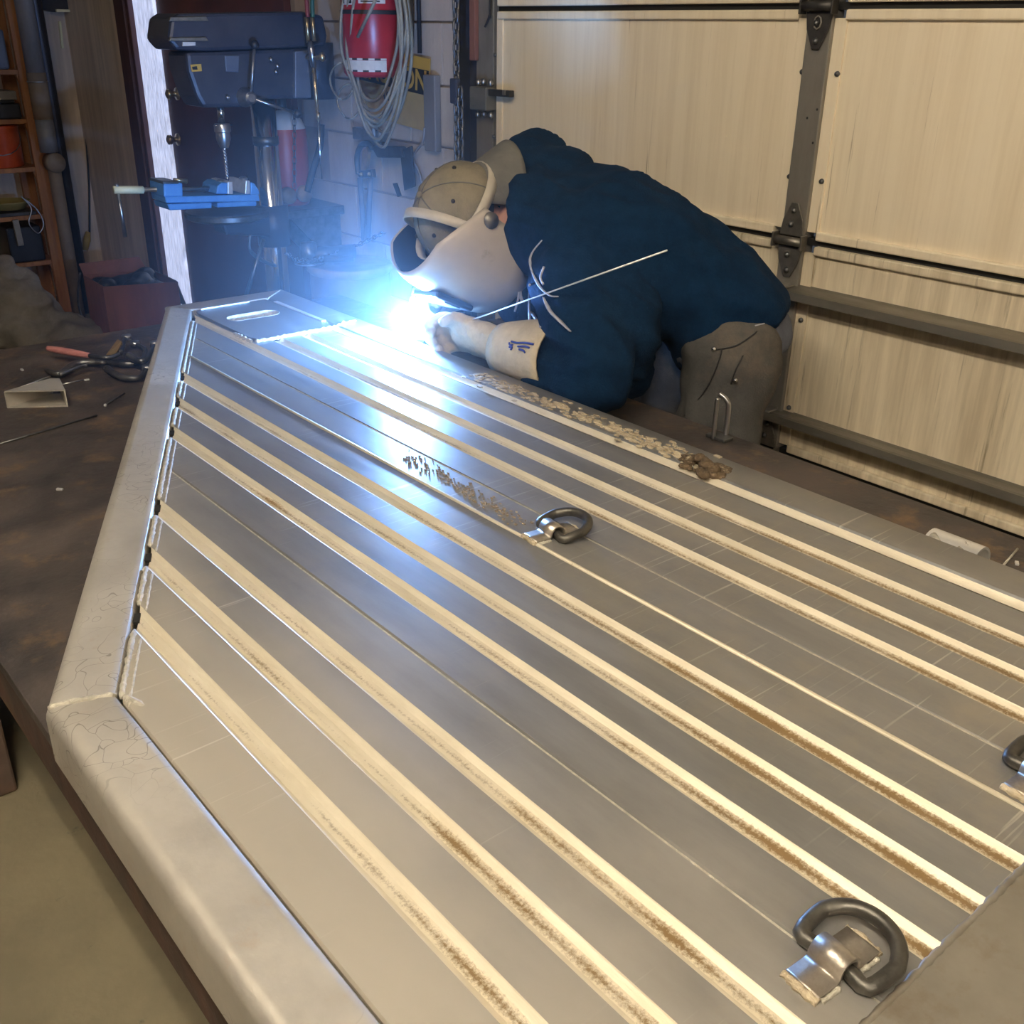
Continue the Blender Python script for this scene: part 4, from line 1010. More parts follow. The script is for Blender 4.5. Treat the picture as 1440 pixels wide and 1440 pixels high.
# ================================================================== back-left corner
def bk(px, py, Y): return ony(px, py, Y)
YS = 6.42
su = thing('wooden_shelf', (1.4, YS + .15, 0), 'orange-brown wooden shelf unit with crowded shelves in the back corner', 'shelf unit')
xr = bk(35, 100, YS).x
xu = xr + .01
for y in (YS, YS + .32): MB().box2((xu - .045, y, 0), (xu + .03, y + .035, 2.1)).build('upright', MAT['orange_wood'], su, bevel=.003)
for y in (YS, YS + .32): MB().box2((xu - 1.0, y, 0), (xu - .93, y + .035, 2.1)).build('upright', MAT['orange_wood'], su, bevel=.003)
shelf_z = [bk(20, py, YS).z for py in (98, 168, 237, 305, 372)]
for z in shelf_z:
    MB().box2((xu - 1.0, YS + .01, z - .025), (xu - .01, YS + .35, z)).build('shelf_board', MAT['orange_wood'], su, bevel=.002)
    MB().prism([(xu - .055, YS + .02, z - .025), (xu - .01, YS + .02, z - .025), (xu - .01, YS + .02, z - .10), (xu - .03, YS + .02, z - .10)], (0, .03, 0)).build('cleat', MAT['orange_wood'], su)
sx = xu - .06
def onshelf(name, label, cat, mb, mat, **k): o = mb.build(name, mat, None, **k); tag(o, label, cat); return o
z = shelf_z[0]; onshelf('storage_box', 'blue-grey plastic box on the top shelf', 'box', MB().box2((sx - .30, YS + .03, z), (sx - .015, YS + .30, z + .20)), MAT['navy_light'], bevel=.012)
z = shelf_z[1]; onshelf('tool_case', 'dark tool case on the shelf above the orange can', 'case', MB().box2((sx - .42, YS + .02, z), (sx, YS + .3, z + .08)).box2((sx - .40, YS + .03, z + .08), (sx - .02, YS + .28, z + .10)), MAT['dark_plastic'], bevel=.01)
onshelf('flat_carton', 'grey-brown flat carton on top of the dark tool case', 'carton', MB().box2((sx - .36, YS + .02, z + .10), (sx - .01, YS + .28, z + .145)), MAT['canvas'], bevel=.004)
z = shelf_z[2]
can = thing('paint_can', (sx - .14, YS + .16, z), 'glossy orange-red round can on the middle shelf', 'can')
MB().lathe([(0, 0), (.135, 0), (.14, .006), (.14, .205), (.143, .21), (.143, .222), (.134, .225), (.128, .216), (0, .216)], (sx - .14, YS + .16, z), (0, 0, 1), 32).build('can_body', MAT['red_orange'], can, True)
MB().tube([(sx - .14 + .142 * math.cos(a), YS + .16 - .142 * math.sin(a), z + .19 - .12 * math.sin(a)) for a in [math.pi * k / 10 for k in range(11)]], .003, 6).build('can_bail', MAT['steel'], can, True)
z = shelf_z[3]
onshelf('shallow_pan', 'dull yellow shallow pan on the lower shelf', 'pan', MB().lathe([(0, .01), (.09, .01), (.12, .05), (.125, .055), (.115, .055), (.085, .018), (0, .018)], (sx - .14, YS + .12, z + .02), (0, 0, 1), 28), M('dull_yellow_enamel', (.34, .27, .10), None, .5), smooth=True)
onshelf('bolt_tray', 'dark steel tray of bolts under the yellow pan', 'tray', MB().box2((sx - .32, YS + .01, z), (sx - .02, YS + .26, z + .02)), MAT['black_iron'], bevel=.003)
onshelf('wire_bundle', 'bent pale wire hanging off the lower shelf edge', 'wire', MB().tube(catmull([(sx - .07, YS, z + .09), (sx - .02, YS - .01, z + .03), (sx + .0, YS - .02, z - .05), (sx - .04, YS - .02, z - .10), (sx - .08, YS - .02, z - .04), (sx - .05, YS - .01, z + .04), (sx - .09, YS, z + .11)], 6), .004, 6), MAT['steel'], smooth=True)
z = shelf_z[4]
onshelf('dark_bin', 'black plastic bin on the bottom shelf', 'bin', MB().box2((sx - .20, YS + .02, z), (sx - .01, YS + .3, z + .20)), MAT['dark_plastic'], bevel=.01)
onshelf('grey_board', 'narrow grey board leaning on the bottom shelf', 'board', MB().prism([bk(18, 310, YS - .03), bk(26, 309, YS - .03), bk(34, 345, YS - .03), bk(26, 346, YS - .03)], (0, .02, 0)), MAT['canvas'])
# ducts
YD = 6.30
d1 = thing('vertical_duct', (bk(55, 100, YD).x, YD, 0), 'grey vertical duct with tan sleeve and round cap beside the shelf', 'duct')
dx_ = bk(50, 100, YD).x; R_ = .048
zz = [bk(50, py, YD).z for py in (102, 168, 215, 230)]
MB().cyl((dx_, YD, zz[0]), (dx_, YD, 2.6), R_, seg=20).build('upper_pipe', MAT['pipe_grey'], d1, True)
MB().cyl((dx_, YD, zz[1]), (dx_, YD, zz[0]), R_ + .003, seg=20).build('tan_sleeve', MAT['pipe_tan'], d1, True)
MB().cyl((dx_, YD, zz[0] - .05), (dx_, YD, zz[0] - .042), R_ + .006, seg=20).build('sleeve_ring', MAT['steel'], d1, True)
MB().cyl((dx_, YD, zz[2]), (dx_, YD, zz[1]), R_, seg=20).build('lower_pipe', MAT['pipe_grey'], d1, True)
MB().lathe([(0, -.02), (.05, -.018), (.055, 0), (.055, .06), (0, .06)], (dx_ + .015, YD - .03, zz[3]), (0, 1, 0), 22).build('round_cap', MAT['pipe_tan'], d1, True)
MB().cyl((dx_ + .01, YD, 0), (dx_ + .01, YD, zz[3]), .036, seg=18).build('drop_pipe', MAT['pipe_tan'], d1, True)
d2 = MB().cyl((dx_ + .095, YD + .12, 0), (dx_ + .095, YD + .12, 2.5), .036, seg=18).build('black_pipe', MAT['dark_plastic'], None, True)
tag(d2, 'black vertical pipe behind the grey duct', 'pipe')
d3 = MB().cyl((dx_ + .070, YD + .05, .9), (dx_ + .070, YD + .05, 2.5), .012, seg=10).build('blue_conduit', MAT['navy_light'], None, True)
tag(d3, 'thin blue-grey conduit running down beside the duct', 'conduit')
# wall boxes and cord
YW = YB - .09
o = MB().prism([bk(20, -40, YW), bk(112, -40, YW), bk(112, 14, YW), bk(78, 17, YW), bk(30, 8, YW)], (0, .085, 0)).build('wall_cabinet', MAT['dark_plastic'], None, bevel=.004); tag(o, 'dark cabinet bottom high on the back wall above the cord', 'cabinet')
o = MB().prism([bk(78, 13, YW), bk(112, 14, YW), bk(112, 17, YW), bk(78, 17, YW)], (0, -.02, 0)).build('pale_ledge', MAT['cream_plastic'], None); tag(o, 'narrow pale ledge under the dark wall cabinet', 'ledge')
o = MB().prism([bk(112, -30, YW), bk(148, -30, YW), bk(154, 48, YW), bk(133, 47, YW), bk(128, 20, YW), bk(112, 18, YW)], (0, .085, 0)).build('hanging_box', MAT['dark_plastic'], None, bevel=.004); tag(o, 'black rectangular box hanging high beside the maroon post', 'box')
yc_ = YB - .03
o = MB().tube(catmull([bk(112, 10, yc_), bk(115, 60, yc_), bk(119, 120, yc_), bk(121, 190, yc_), bk(125, 260, yc_), bk(126, 328, yc_)], 8), .006, 6).build('power_cord', MAT['cable_dark'], None, True); tag(o, 'long black power cord hanging down the back wall', 'cord')
o = MB().tube([bk(124, 326, yc_), bk(122, 338, yc_), bk(120, 352, yc_)], [.014, .024, .016], 10).build('yellow_plug', MAT['yellow'], None, True); tag(o, 'yellow plug at the end of the black power cord', 'plug')
o = MB().prism([bk(83, 30, YB - .02), bk(86, 30, YB - .02), bk(90, 68, YB - .02), bk(87, 68, YB - .02)], (0, .02, 0)).build('wall_batten', MAT['cream_plastic'], None); tag(o, 'thin pale batten on the back wall', 'batten')
# cardboard box of scrap
cbx = thing('cardboard_box', onz(170, 455, 0), 'red-brown open cardboard box of black scrap in the back corner', 'box')
fl = onz(160, 500, 0)
chh = .37
e1 = (IMGLEFT * .62 - TOCAM * .78) * .32; e2 = (-IMGLEFT * .93 - TOCAM * .36) * .37
def panel(a, b, name, h=chh):
    n_ = (b - a).normalized().cross(Vector((0, 0, 1))) * .006
    return MB().prism([a, b, b + Vector((0, 0, h)), a + Vector((0, 0, h))], n_).build(name, MAT['cardboard'], cbx)
panel(fl, fl + e1, 'box_side'); panel(fl, fl + e2, 'box_side'); panel(fl + e1, fl + e1 + e2, 'box_side'); panel(fl + e2, fl + e1 + e2, 'box_side')
MB().prism([fl, fl + e1, fl + e1 + e2, fl + e2], (0, 0, .01)).build('box_bottom', MAT['cardboard'], cbx)
m0 = fl + e2 + Vector((0, 0, chh))
MB().prism([m0, m0 + e1, m0 + e1 * .95 + Vector((.035, .01, -.13)), m0 + Vector((.035, -.01, -.14))], (0, 0, .006)).build('box_flap', MAT['canvas'], cbx)
MB().prism([fl + e1 * .98 + Vector((0, 0, chh)), fl + e1 + e2 * .9 + Vector((0, 0, chh)), fl + e1 * 1.15 + e2 * .85 + Vector((0, 0, chh + .07)), fl + e1 * 1.15 + Vector((0, 0, chh + .05))], (0, 0, .006)).build('box_flap', MAT['cardboard'], cbx)
mb = MB(); rnd = random.Random(2)
for _ in range(16):
    q = fl + e1 * rnd.uniform(.15, .85) + e2 * rnd.uniform(.12, .85) + Vector((0, 0, chh - rnd.uniform(.0, .06)))
    mb.ball(q, (rnd.uniform(.05, .09), rnd.uniform(.04, .07), rnd.uniform(.03, .05)), 8, 6, Matrix.Rotation(rnd.uniform(0, 3), 3, 'Z'))
o = mb.build('scrap_bag', MAT['dark_plastic'], None, base=fl + (e1 + e2) / 2 + Vector((0, 0, chh - .1))); remesh(o, .014, 6); tag(o, 'crumpled black plastic bag bulging from the cardboard box', 'bag')
o = MB().tube(catmull([fl + e1 + Vector((-.02, -.02, chh + .02)), fl + e1 * 1.12 + Vector((-.04, 0, .22)), fl + e1 * 1.1 + Vector((-.02, 0, .02))], 8), .006, 6).build('loose_wire', MAT['steel_dark'], None, True); tag(o, 'thin grey wire looping down the side of the cardboard box', 'wire')
# canvas sack slumped on the floor
sk = MB(); sc0 = onz(26, 500, 0)
rt_ = Vector((RGT.x, RGT.y, 0)).normalized(); bkv = Vector((FWD.x, FWD.y, 0)).normalized()
def sp_(r, d, z): return sc0 + rt_ * r + bkv * d + Vector((0, 0, z))
for (r, d, z, a, b, c) in ((-.12, .18, .16, .30, .22, .17), (.10, .16, .10, .26, .20, .11), (.22, .14, .06, .20, .16, .07), (-.10, .20, .30, .17, .15, .14), (-.14, .20, .40, .12, .12, .10), (-.02, .17, .22, .16, .15, .12), (-.32, .18, .2, .2, .2, .2)):
    sk.ball(sp_(r, d, z), (a, b, c), 16, 12, Matrix((rt_, bkv, UP)).transposed())
o = sk.build('canvas_sack', MAT['canvas'], None, base=sc0 + bkv * .17)
def wr_(p, n):
    return .055 * (mnoise.noise(Vector((p.x * 6, p.y * 6, p.z * 11))) + .6 * mnoise.noise(Vector((p.x * 13, p.y * 11, p.z * 15))))
remesh(o, .018, 6, wr_)
zmin = min(v.co.z for v in o.data.vertices)
for v in o.data.vertices: v.co.z = max(v.co.z, .0)
tag(o, 'slumped grey-brown canvas sack on the floor beside the cardboard box', 'sack')
# ================================================================== things on the table
def tz_(px, py, z=TZ): return onz(px, py, z)
# cut piece of rectangular aluminum tube, wedge shaped
wp = thing('tube_offcut', tz_(55, 570), 'short wedge-cut piece of rectangular aluminum tube lying on the table', 'offcut')
A_, B_ = tz_(11, 574), tz_(96, 572); ux_ = (B_ - A_); L_ = ux_.length; ux_.normalize(); uy_ = Vector((-ux_.y, ux_.x, 0))
if uy_.y < 0: uy_ = -uy_
hgt = .036
tip = A_ + ux_ * L_ * .56 + uy_ * .085
for z0, nm in ((0.0, 'bottom_face'), (hgt, 'top_face')):
    MB().prism([A_ + Vector((0, 0, z0)), B_ + Vector((0, 0, z0)), tip + ux_ * .02 + Vector((0, 0, z0)), tip + Vector((0, 0, z0))], (0, 0, .003)).build(nm, MAT['alu_rail'], wp)
for (a, b, nm) in ((A_, tip, 'side_face'), (B_, tip + ux_ * .02, 'side_face')):
    d_ = (b - a).normalized(); nn = Vector((-d_.y, d_.x, 0)) * .003
    MB().prism([a, b, b + Vector((0, 0, hgt)), a + Vector((0, 0, hgt))], nn).build(nm, MAT['alu_rail'], wp)
# rods and bits
def rod(name, label, a, b, r, mat, cat='rod', z=TZ):
    p, q = tz_(*a, z + r), tz_(*b, z + r)
    o = MB().cyl(p, q, r, seg=8).build(name, MAT[mat], None, True); tag(o, label, cat); return o
rod('steel_rod', 'long thin dark rod on the table beside the tube offcut', (-30, 633), (136, 584), .0022, 'steel_dark')
rod('bright_rod', 'short bright filler rod stub near the clamp handles', (28, 545), (71, 529), .0018, 'alu_bright')
rod('stub_rod', 'short dark electrode stub with a bright end', (147, 570), (175, 553), .002, 'steel_dark')
rod('stub_rod', 'thin grey rod stub under the locking clamps', (85, 541), (118, 534), .0016, 'steel')
o = MB().ball(tz_(148, 570, TZ + .003), .004, 8, 6).build('metal_droplet', MAT['alu_bright'], None, True); tag(o, 'bright metal droplet at the end of the electrode stub', 'droplet')
rod('edge_rod', 'thin rusty rod lying on the table past the ramp', (1410, 796), (1431, 772), .002, 'weld')
for i, (px, py, lab) in enumerate(((31, 520, 'tiny bright metal chip beside the pink clamp grip'), (84, 688, 'tiny bright metal chip alone on bare table beside the slanted rail'), (122, 534, 'tiny bright metal chip under the black-handled clamp'), (1430, 792, 'tiny bright metal chip beside the rusty rod past the ramp'))):
    o = MB().box(tz_(px, py, TZ + .0025), (.006, .012, .004), rz=i * .7).build('metal_chip', MAT['alu_bright'], None, bevel=.001)
    tag(o, lab, 'chip', 'metal chips on the table')
# locking C-clamps
def clamp(name, label, jaws, handle, lever, zc, mat_h):
    t = thing(name, tz_(*handle[0]), label, 'clamp')
    H_ = [tz_(x, y, TZ + zc) for x, y in handle]
    MB().tube(catmull(H_, 5), [.0065 + .003 * math.sin(math.pi * k / (len(catmull(H_, 5)) - 1)) for k in range(len(catmull(H_, 5)))], 8).build('handle', MAT[mat_h], t, True)
    V_ = [tz_(x, y, TZ + zc + .008) for x, y in lever]
    MB().tube(catmull(V_, 5), .0055, 8).build('release_lever', MAT['steel_dark'], t, True)
    for jw in jaws:
        J_ = catmull([tz_(x, y, TZ + zc) for x, y in jw], 6)
        MB().tube(J_, [.009 - .0035 * k / (len(J_) - 1) for k in range(len(J_))], 8).build('jaw_arm', MAT['steel_dark'], t, True)
        MB().cyl(J_[-1] - Vector((0, 0, .004)), J_[-1] + Vector((0, 0, .008)), .013, .012, 14).build('swivel_pad', MAT['steel'], t, True)
    return t
clamp('locking_clamp', 'locking C-clamp with black handles lying nearest the tube offcut', [[(148, 508), (180, 512), (200, 506), (204, 492), (190, 484)], [(150, 518), (170, 530), (195, 531), (207, 518)]], [(66, 521), (85, 526), (108, 511), (150, 510)], [(84, 527), (110, 516), (122, 513)], .012, 'steel_dark')
clamp('locking_clamp', 'locking C-clamp with pink grips and brass plate behind the black-handled one', [[(168, 496), (172, 486), (175, 478), (178, 475)], [(180, 500), (200, 508), (212, 495), (218, 484)]], [(67, 490), (85, 493), (108, 497), (126, 500)], [(126, 500), (150, 503), (168, 498)], .030, 'pink_grip')
o = MB().prism([tz_(150, 502, TZ + .03), tz_(163, 502, TZ + .03), tz_(172, 484, TZ + .045), tz_(166, 480, TZ + .045)], (0, 0, .006)).build('brass_plate', MAT['yellow_plate'], None); tag(o, 'small brass plate between the locking clamp jaws', 'plate')
# aluminum pipe stub beyond the ramp
pa, pb = tz_(1303, 765, TZ + .025), tz_(1383, 799, TZ + .025)
pa = Vector((1.435, .745, TZ + .034)); pb = Vector((1.435, .600, TZ + .034))
pa = onx(1308, 757, 1.425); pb = onx(1380, 783, 1.425); zz_ = TZ + .033
pa.z = pb.z = zz_
pp = thing('pipe_stub', (pa + pb) / 2 - Vector((0, 0, .033)), 'bright aluminum pipe stub lying on the table against the ramp', 'pipe')
dv = (pb - pa).normalized(); N_, B2_ = perp(dv); mb = MB(); ns = 28
for (off, rr_) in ((0, .033), (0, .029)): pass
rings = [(pa, .033), (pb, .033), (pb, .029), (pa, .029), (pa, .033)]
vs = [p + (N_ * math.cos(2 * math.pi * k / ns) + B2_ * math.sin(2 * math.pi * k / ns)) * r for p, r in rings[:4] for k in range(ns)]
fs = [(i * ns + k, i * ns + (k + 1) % ns, ((i + 1) % 4) * ns + (k + 1) % ns, ((i + 1) % 4) * ns + k) for i in range(4) for k in range(ns)]
mb.add(vs, fs).build('pipe_wall', MAT['alu_bright'], pp, 'auto')
MB().tube([pa + Vector((-.012, -.008, .028)), pa + Vector((-.020, -.030, .022))], [.007, .004], 8).build('pipe_weld', MAT['weld'], pp, True)
MB().tube([pb + Vector((-.016, .03, .024)), pb + Vector((-.02, .012, .022))], [.006, .004], 8).build('pipe_weld', MAT['weld'], pp, True)
# bent steel rod hook on the far table edge
hk0 = onz(1003, 618, TZ); hk1 = onz(1020, 616, TZ)
ht = onx(1003, 558, hk0.x).z
hkT = thing('steel_hook', hk0, 'bent steel rod hook standing up at the table edge by the jeans', 'hook')
MB().tube(catmull([hk0, (hk0.x, hk0.y, ht - .02), (hk0.x, hk0.y, ht)], 4), .0045, 8).build('short_prong', MAT['steel'], hkT, True)
q1 = Vector((hk1.x, hk1.y, TZ)); tt = onx(1016, 556, hk1.x).z
MB().tube(catmull([q1, (q1.x, q1.y, tt - .025), (q1.x - .002, q1.y + .006, tt - .006), (q1.x - .006, q1.y + .022, tt + .004)], 6), .0052, 8).build('long_prong', MAT['steel'], hkT, True)
MB().box((hk0 + q1) / 2 + Vector((0, 0, .004)), (.03, .05, .008)).build('hook_foot', MAT['steel_dark'], hkT, bevel=.002)

# ================================================================== the welder
FEET = Vector((1.97, 1.42, 0))
pe = thing('person', FEET, 'welder in dark hooded jacket and worn jeans bending over the ramp edge', 'person')
SPN = [((1.905, 1.465, .945), .155, .125), ((1.875, 1.525, 1.050), .162, .135), ((1.81, 1.63, 1.125), .185, .140), ((1.725, 1.745, 1.172), .195, .142), ((1.645, 1.84, 1.188), .185, .118), ((1.575, 1.905, 1.192), .10, .085)]
LAT = Vector((.73, .68, 0)).normalized()
def spine(k, grow=0., secs=SPN):
    P = [Vector(q[0]) for q in secs]; out = []
    for i, (p, a, b) in enumerate(secs):
        t = (P[min(i + 1, len(P) - 1)] - P[max(i - 1, 0)]).normalized(); U = t.cross(LAT).normalized()
        if U.z < 0: U = -U
        out.append((P[i], LAT, a * k + grow, U, b * k + grow))
    return out
SHL, SHR = Vector((1.585, 1.70, 1.165)), Vector((1.79, 1.93, 1.185))
ELL, WRL, HDL = Vector((1.465, 1.475, .925)), Vector((1.440, 1.690, .945)), Vector((1.425, 1.845, .955))
ELR, WRR, HDR = Vector((1.70, 2.17, 1.00)), Vector((1.53, 2.13, .985)), Vector((1.455, 2.075, .975))
HC = Vector((1.465, 1.965, 1.195)) - IMGLEFT * .022
cax = (IMGLEFT * .75 + TOCAM * .45 + UP * .42).normalized()            # crown direction
fax = (-UP * .96 + TOCAM * .16); fax = (fax - cax * fax.dot(cax)).normalized()   # face direction
sax = cax.cross(fax).normalized()                                      # across the face
HM = Matrix((sax, fax, cax)).transposed()                              # local: x across, y face, z crown
def hd_(x, y, z): return HC + HM @ Vector((x, y, z))
KNL, FTL = Vector((1.765, 1.39, .50)), Vector((1.80, 1.36, .07))
KNR, FTR = Vector((1.84, 1.66, .50)), Vector((1.90, 1.64, .07))
HPL, HPR = Vector((1.835, 1.40, .90)), Vector((1.925, 1.56, .90))
def limb(mb, pts, rs, n=6, seg=14):
    P = catmull(pts, n); m = len(rs) - 1; R_ = []
    for i in range(len(P)):
        t = i / n; k = min(int(t), m - 1); R_.append(rs[k] + (rs[k + 1] - rs[k]) * (t - k))
    mb.tube(P, R_, seg); mb.ball(P[0], R_[0] * .98, seg, 8); mb.ball(P[-1], R_[-1] * .98, seg, 8)
# body under the clothes, one continuous mesh with head and face
b = MB(); b.loft(spine(.80))
limb(b, [SHL, ELL, WRL], [.05, .042, .03]); limb(b, [SHR, ELR, WRR], [.05, .042, .03])
limb(b, [HPL, KNL, FTL], [.085, .055, .04]); limb(b, [HPR, KNR, FTR], [.085, .055, .04])
limb(b, [Vector(SPN[4][0]), HC - cax * .05 - fax * .02], [.065, .058])
b.ball(HC, (.075, .095, .11), 20, 16, HM); b.ball(hd_(0, .03, -.06), (.055, .06, .06), 14, 10, HM)
b.tube([hd_(0, .09, .01), hd_(0, .112, -.025)], [.009, .015], 10)
for s_ in (-1, 1):
    b.ball(hd_(s_ * .076, -.005, -.01), (.010, .022, .032), 10, 8, HM)
    limb(b, [(FTL if s_ < 0 else FTR), (FTL if s_ < 0 else FTR) + Vector((-.14, .10, -.03))], [.042, .036])
o = b.build('body', MAT['skin'], pe); remesh(o, .011, 4)
for s_ in (-1, 1):
    MB().ball(hd_(s_ * .032, .082, .012), .0125, 10, 8).build('eye', MAT['white_paint'], pe, True)
MB().tube(catmull([hd_(-.025, .088, -.06), hd_(0, .094, -.062), hd_(.025, .088, -.06)], 4), .005, 6).build('mouth', MAT['red_tank'], pe, True)
mb = MB(); mb.ball(hd_(0, -.012, .012), (.080, .092, .108), 18, 12, HM); mb.build('hair', MAT['dark_plastic'], pe, True)
# jeans
j = MB()
j.loft(spine(.95, 0, SPN[:2] + [((1.87, 1.545, 1.07), .15, .12)]))
limb(j, [HPL + Vector((0, 0, .04)), KNL, FTL + Vector((0, 0, .03))], [.112, .088, .072]); limb(j, [HPR + Vector((0, 0, .04)), KNR, FTR + Vector((0, 0, .03))], [.112, .088, .072])
j.ball(Vector((1.905, 1.455, .925)), (.095, .10, .105), 16, 12)
o = j.build('jeans', MAT['jeans'], pe)
def fold(f1, a1, f2, a2): return lambda p, n: a1 * mnoise.noise(Vector((p.x * f1, p.y * f1, p.z * f1 * 1.4))) + a2 * mnoise.noise(Vector((p.x * f2 + 5, p.y * f2, p.z * f2)))
jeans = remesh(o, .012, 4, fold(7, .016, 20, .007))
def on_surface(objs, px, py, lift=.003):
    """point on the evaluated surface along the view ray of a pixel"""
    bpy.context.view_layer.update()
    d = ray(px, py).normalized(); best = None
    for ob in objs:
        inv = ob.matrix_world.inverted()
        hit, loc, nrm, _ = ob.ray_cast(inv @ EYEP, inv.to_3x3() @ d)
        if hit:
            w_ = ob.matrix_world @ loc
            if best is None or (w_ - EYEP).length < (best - EYEP).length: best = w_
    return None if best is None else best - d * lift
bpy.context.view_layer.update()
def seam(pxs, name, mat, r, objs=None, par=None, lift=.001):
    pts = [on_surface(objs or [jeans], *q, lift) for q in pxs]; pts = [p for p in pts if p is not None]
    if len(pts) > 1: return MB().tube(catmull(pts, 4), r, 6).build(name, MAT[mat], par or pe, True)
seam([(962, 585), (985, 558), (1000, 535), (1012, 505), (1015, 490)], 'jeans_seam', 'black_ink', .0018)
seam([(1006, 492), (1035, 486), (1060, 470), (1078, 452)], 'pocket_edge', 'black_ink', .0022)
seam([(1045, 500), (1035, 520), (1028, 540)], 'pocket_edge', 'black_ink', .0018)
seam([(1062, 458), (1075, 455), (1090, 453)], 'pocket_thread', 'lining', .0016)
for q in ((1004, 491), (1034, 535)):
    p = on_surface([jeans], *q, .003)
    if p is not None: MB().ball(p, .006, 8, 6).build('rivet', MAT['chrome'], pe, True)
# boots
for f_ in (FTL, FTR):
    bt = MB(); limb(bt, [f_ + Vector((.02, -.01, -.015)), f_ + Vector((-.16, .12, -.022))], [.052, .046]); limb(bt, [f_, f_ + Vector((0, 0, .10))], [.058, .062])
    o = bt.build('boot', MAT['dark_plastic'], pe); remesh(o, .01, 3)
    for v in o.data.vertices: v.co.z = max(v.co.z, 0.0)
# jacket: torso, sleeves, hood in one skin
k_ = MB()
jsec = [((1.908, 1.468, .960), .164, .134)] + SPN[1:5] + [((1.585, 1.895, 1.195), .12, .10)]
k_.loft(spine(1.04, .006, jsec))
limb(k_, [SHL + LAT * .03, SHL.lerp(ELL, .5) + Vector((-.005, -.01, 0)), ELL, ELL.lerp(WRL, .55)], [.105, .092, .086, .070]); limb(k_, [SHR, ELR, ELR.lerp(WRR, .7)], [.095, .082, .066])
# slack front of the jacket hanging over the table edge
k_.loft([((1.77, 1.62, 1.08), LAT, .15, Vector((-.6, .6, .3)).normalized(), .085), ((1.68, 1.57, .98), LAT, .11, Vector((-.6, .6, .3)).normalized(), .075), ((1.62, 1.53, .915), LAT, .07, Vector((-.6, .6, .3)).normalized(), .055)])
k_.ball(onx(858, 505, 1.63), (.075, .075, .085), 16, 12); k_.ball(onx(878, 508, 1.68), (.07, .075, .095), 16, 12)
k_.ball(Vector((1.60, 1.58, 1.02)), (.10, .14, .13), 16, 12)
# hood bunched behind the neck, collar closing round it
k_.ball(onx(750, 224, 1.745), (.085, .085, .075), 16, 12); k_.ball(onx(745, 252, 1.70), (.085, .095, .08), 16, 12); k_.ball(onx(786, 246, 1.74), (.09, .09, .065), 16, 12)
limb(k_, [Vector(SPN[4][0]), HC - cax * .08 - fax * .015], [.10, .066])
k_.ball(onx(742, 415, 1.63), (.085, .085, .085), 16, 12)
o = k_.build('jacket', MAT['jacket'], pe)
def jfold(p, n):
    a = mnoise.noise(Vector((p.x * 6, p.y * 6, p.z * 7))); b2 = mnoise.noise(Vector((p.x * 8 + 3, p.y * 8, p.z * 16 + p.x * 9))); c2 = mnoise.noise(Vector((p.x * 22, p.y * 22, p.z * 22)))
    return .018 * a + .016 * (.35 - abs(b2) * 1.6) + .005 * c2
jacket = remesh(o, .010, 5, jfold)
bpy.context.view_layer.update()
sh_ = MB(); sh_.loft(spine(1.0, .016, [((1.906, 1.462, .925), .154, .122), ((1.905, 1.468, .950), .156, .125), ((1.90, 1.48, .98), .152, .122)]))
o = sh_.build('shirt_hem', MAT['shirt'], pe); remesh(o, .011, 4, fold(9, .010, 22, .004))
# light grey ragged lining and drawstrings lit by the arc
bpy.context.view_layer.update()
def onj(px, py, X, lift=.006):
    p = on_surface([jacket], px, py, lift); q = onx(px, py, X)
    return p if p is not None and (p - EYEP).length < (q - EYEP).length + .12 else q
def strip(pxs, X, name, mat, w=.008):
    P = catmull([onj(px, py, X) for px, py in pxs], 5); mb = MB(); n = len(P); side = (RGT * .8 - CUP * .2).normalized()
    vs = []
    for i, p in enumerate(P):
        k = w * (1 - .7 * abs(2 * i / (n - 1) - 1)); vs += [p - side * k, p + side * k + FWD * k * .3]
    mb.add(vs, [(2 * i, 2 * i + 1, 2 * i + 3, 2 * i + 2) for i in range(n - 1)])
    return solid(name, MAT[mat], pe, .003, 0, mb, True)
strip([(762, 338), (748, 356), (746, 372), (757, 400), (772, 415), (785, 417)], 1.52, 'torn_collar', 'lining', .0035)
strip([(764, 418), (772, 434), (786, 450), (802, 466)], 1.52, 'torn_collar', 'lining', .007)
strip([(732, 400), (733, 420), (748, 440), (760, 460)], 1.52, 'torn_collar', 'lining', .006)
for pts in ([(728, 400), (729, 418), (724, 438)], [(745, 400), (744, 425), (745, 458)], [(765, 375), (760, 390), (764, 400)]):
    MB().tube(catmull([onj(px, py, 1.5, .012) for px, py in pts], 5), .0028, 6).build('drawstring', MAT['lining'], pe, True)
# cap worn backwards
cp_ = MB()
def dome(u, v):
    a = 2 * math.pi * u; t = math.pi / 2 * v
    return hd_(.102 * math.cos(t) * math.cos(a), -.014 + .120 * math.cos(t) * math.sin(a), .004 + .118 * math.sin(t))
cp_.grid(dome, 28, 10)
capo = cp_.build('cap', MAT['cap'], pe, True)
def bill(u, v):
    a = math.pi * (u - .5) * .86; r0 = 1.0 + .78 * v * math.cos(a) ** .8 if math.cos(a) > 0 else 1.0
    return hd_(.101 * math.sin(a) * (1 + .14 * v), -.014 - .118 * math.cos(a) - .085 * v * max(0, math.cos(a)) ** .7, .010 - .060 * v - .020 * v * (1 - math.cos(a)) - .02 * (math.sin(a) ** 2) * v)
mb = MB(); mb.grid(bill, 20, 8); solid('cap_bill', MAT['cap_bill'], capo, .004, 0, mb)
MB().ball(hd_(0, -.014, .124), .008, 8, 6).build('cap_button', MAT['cap'], capo, True)
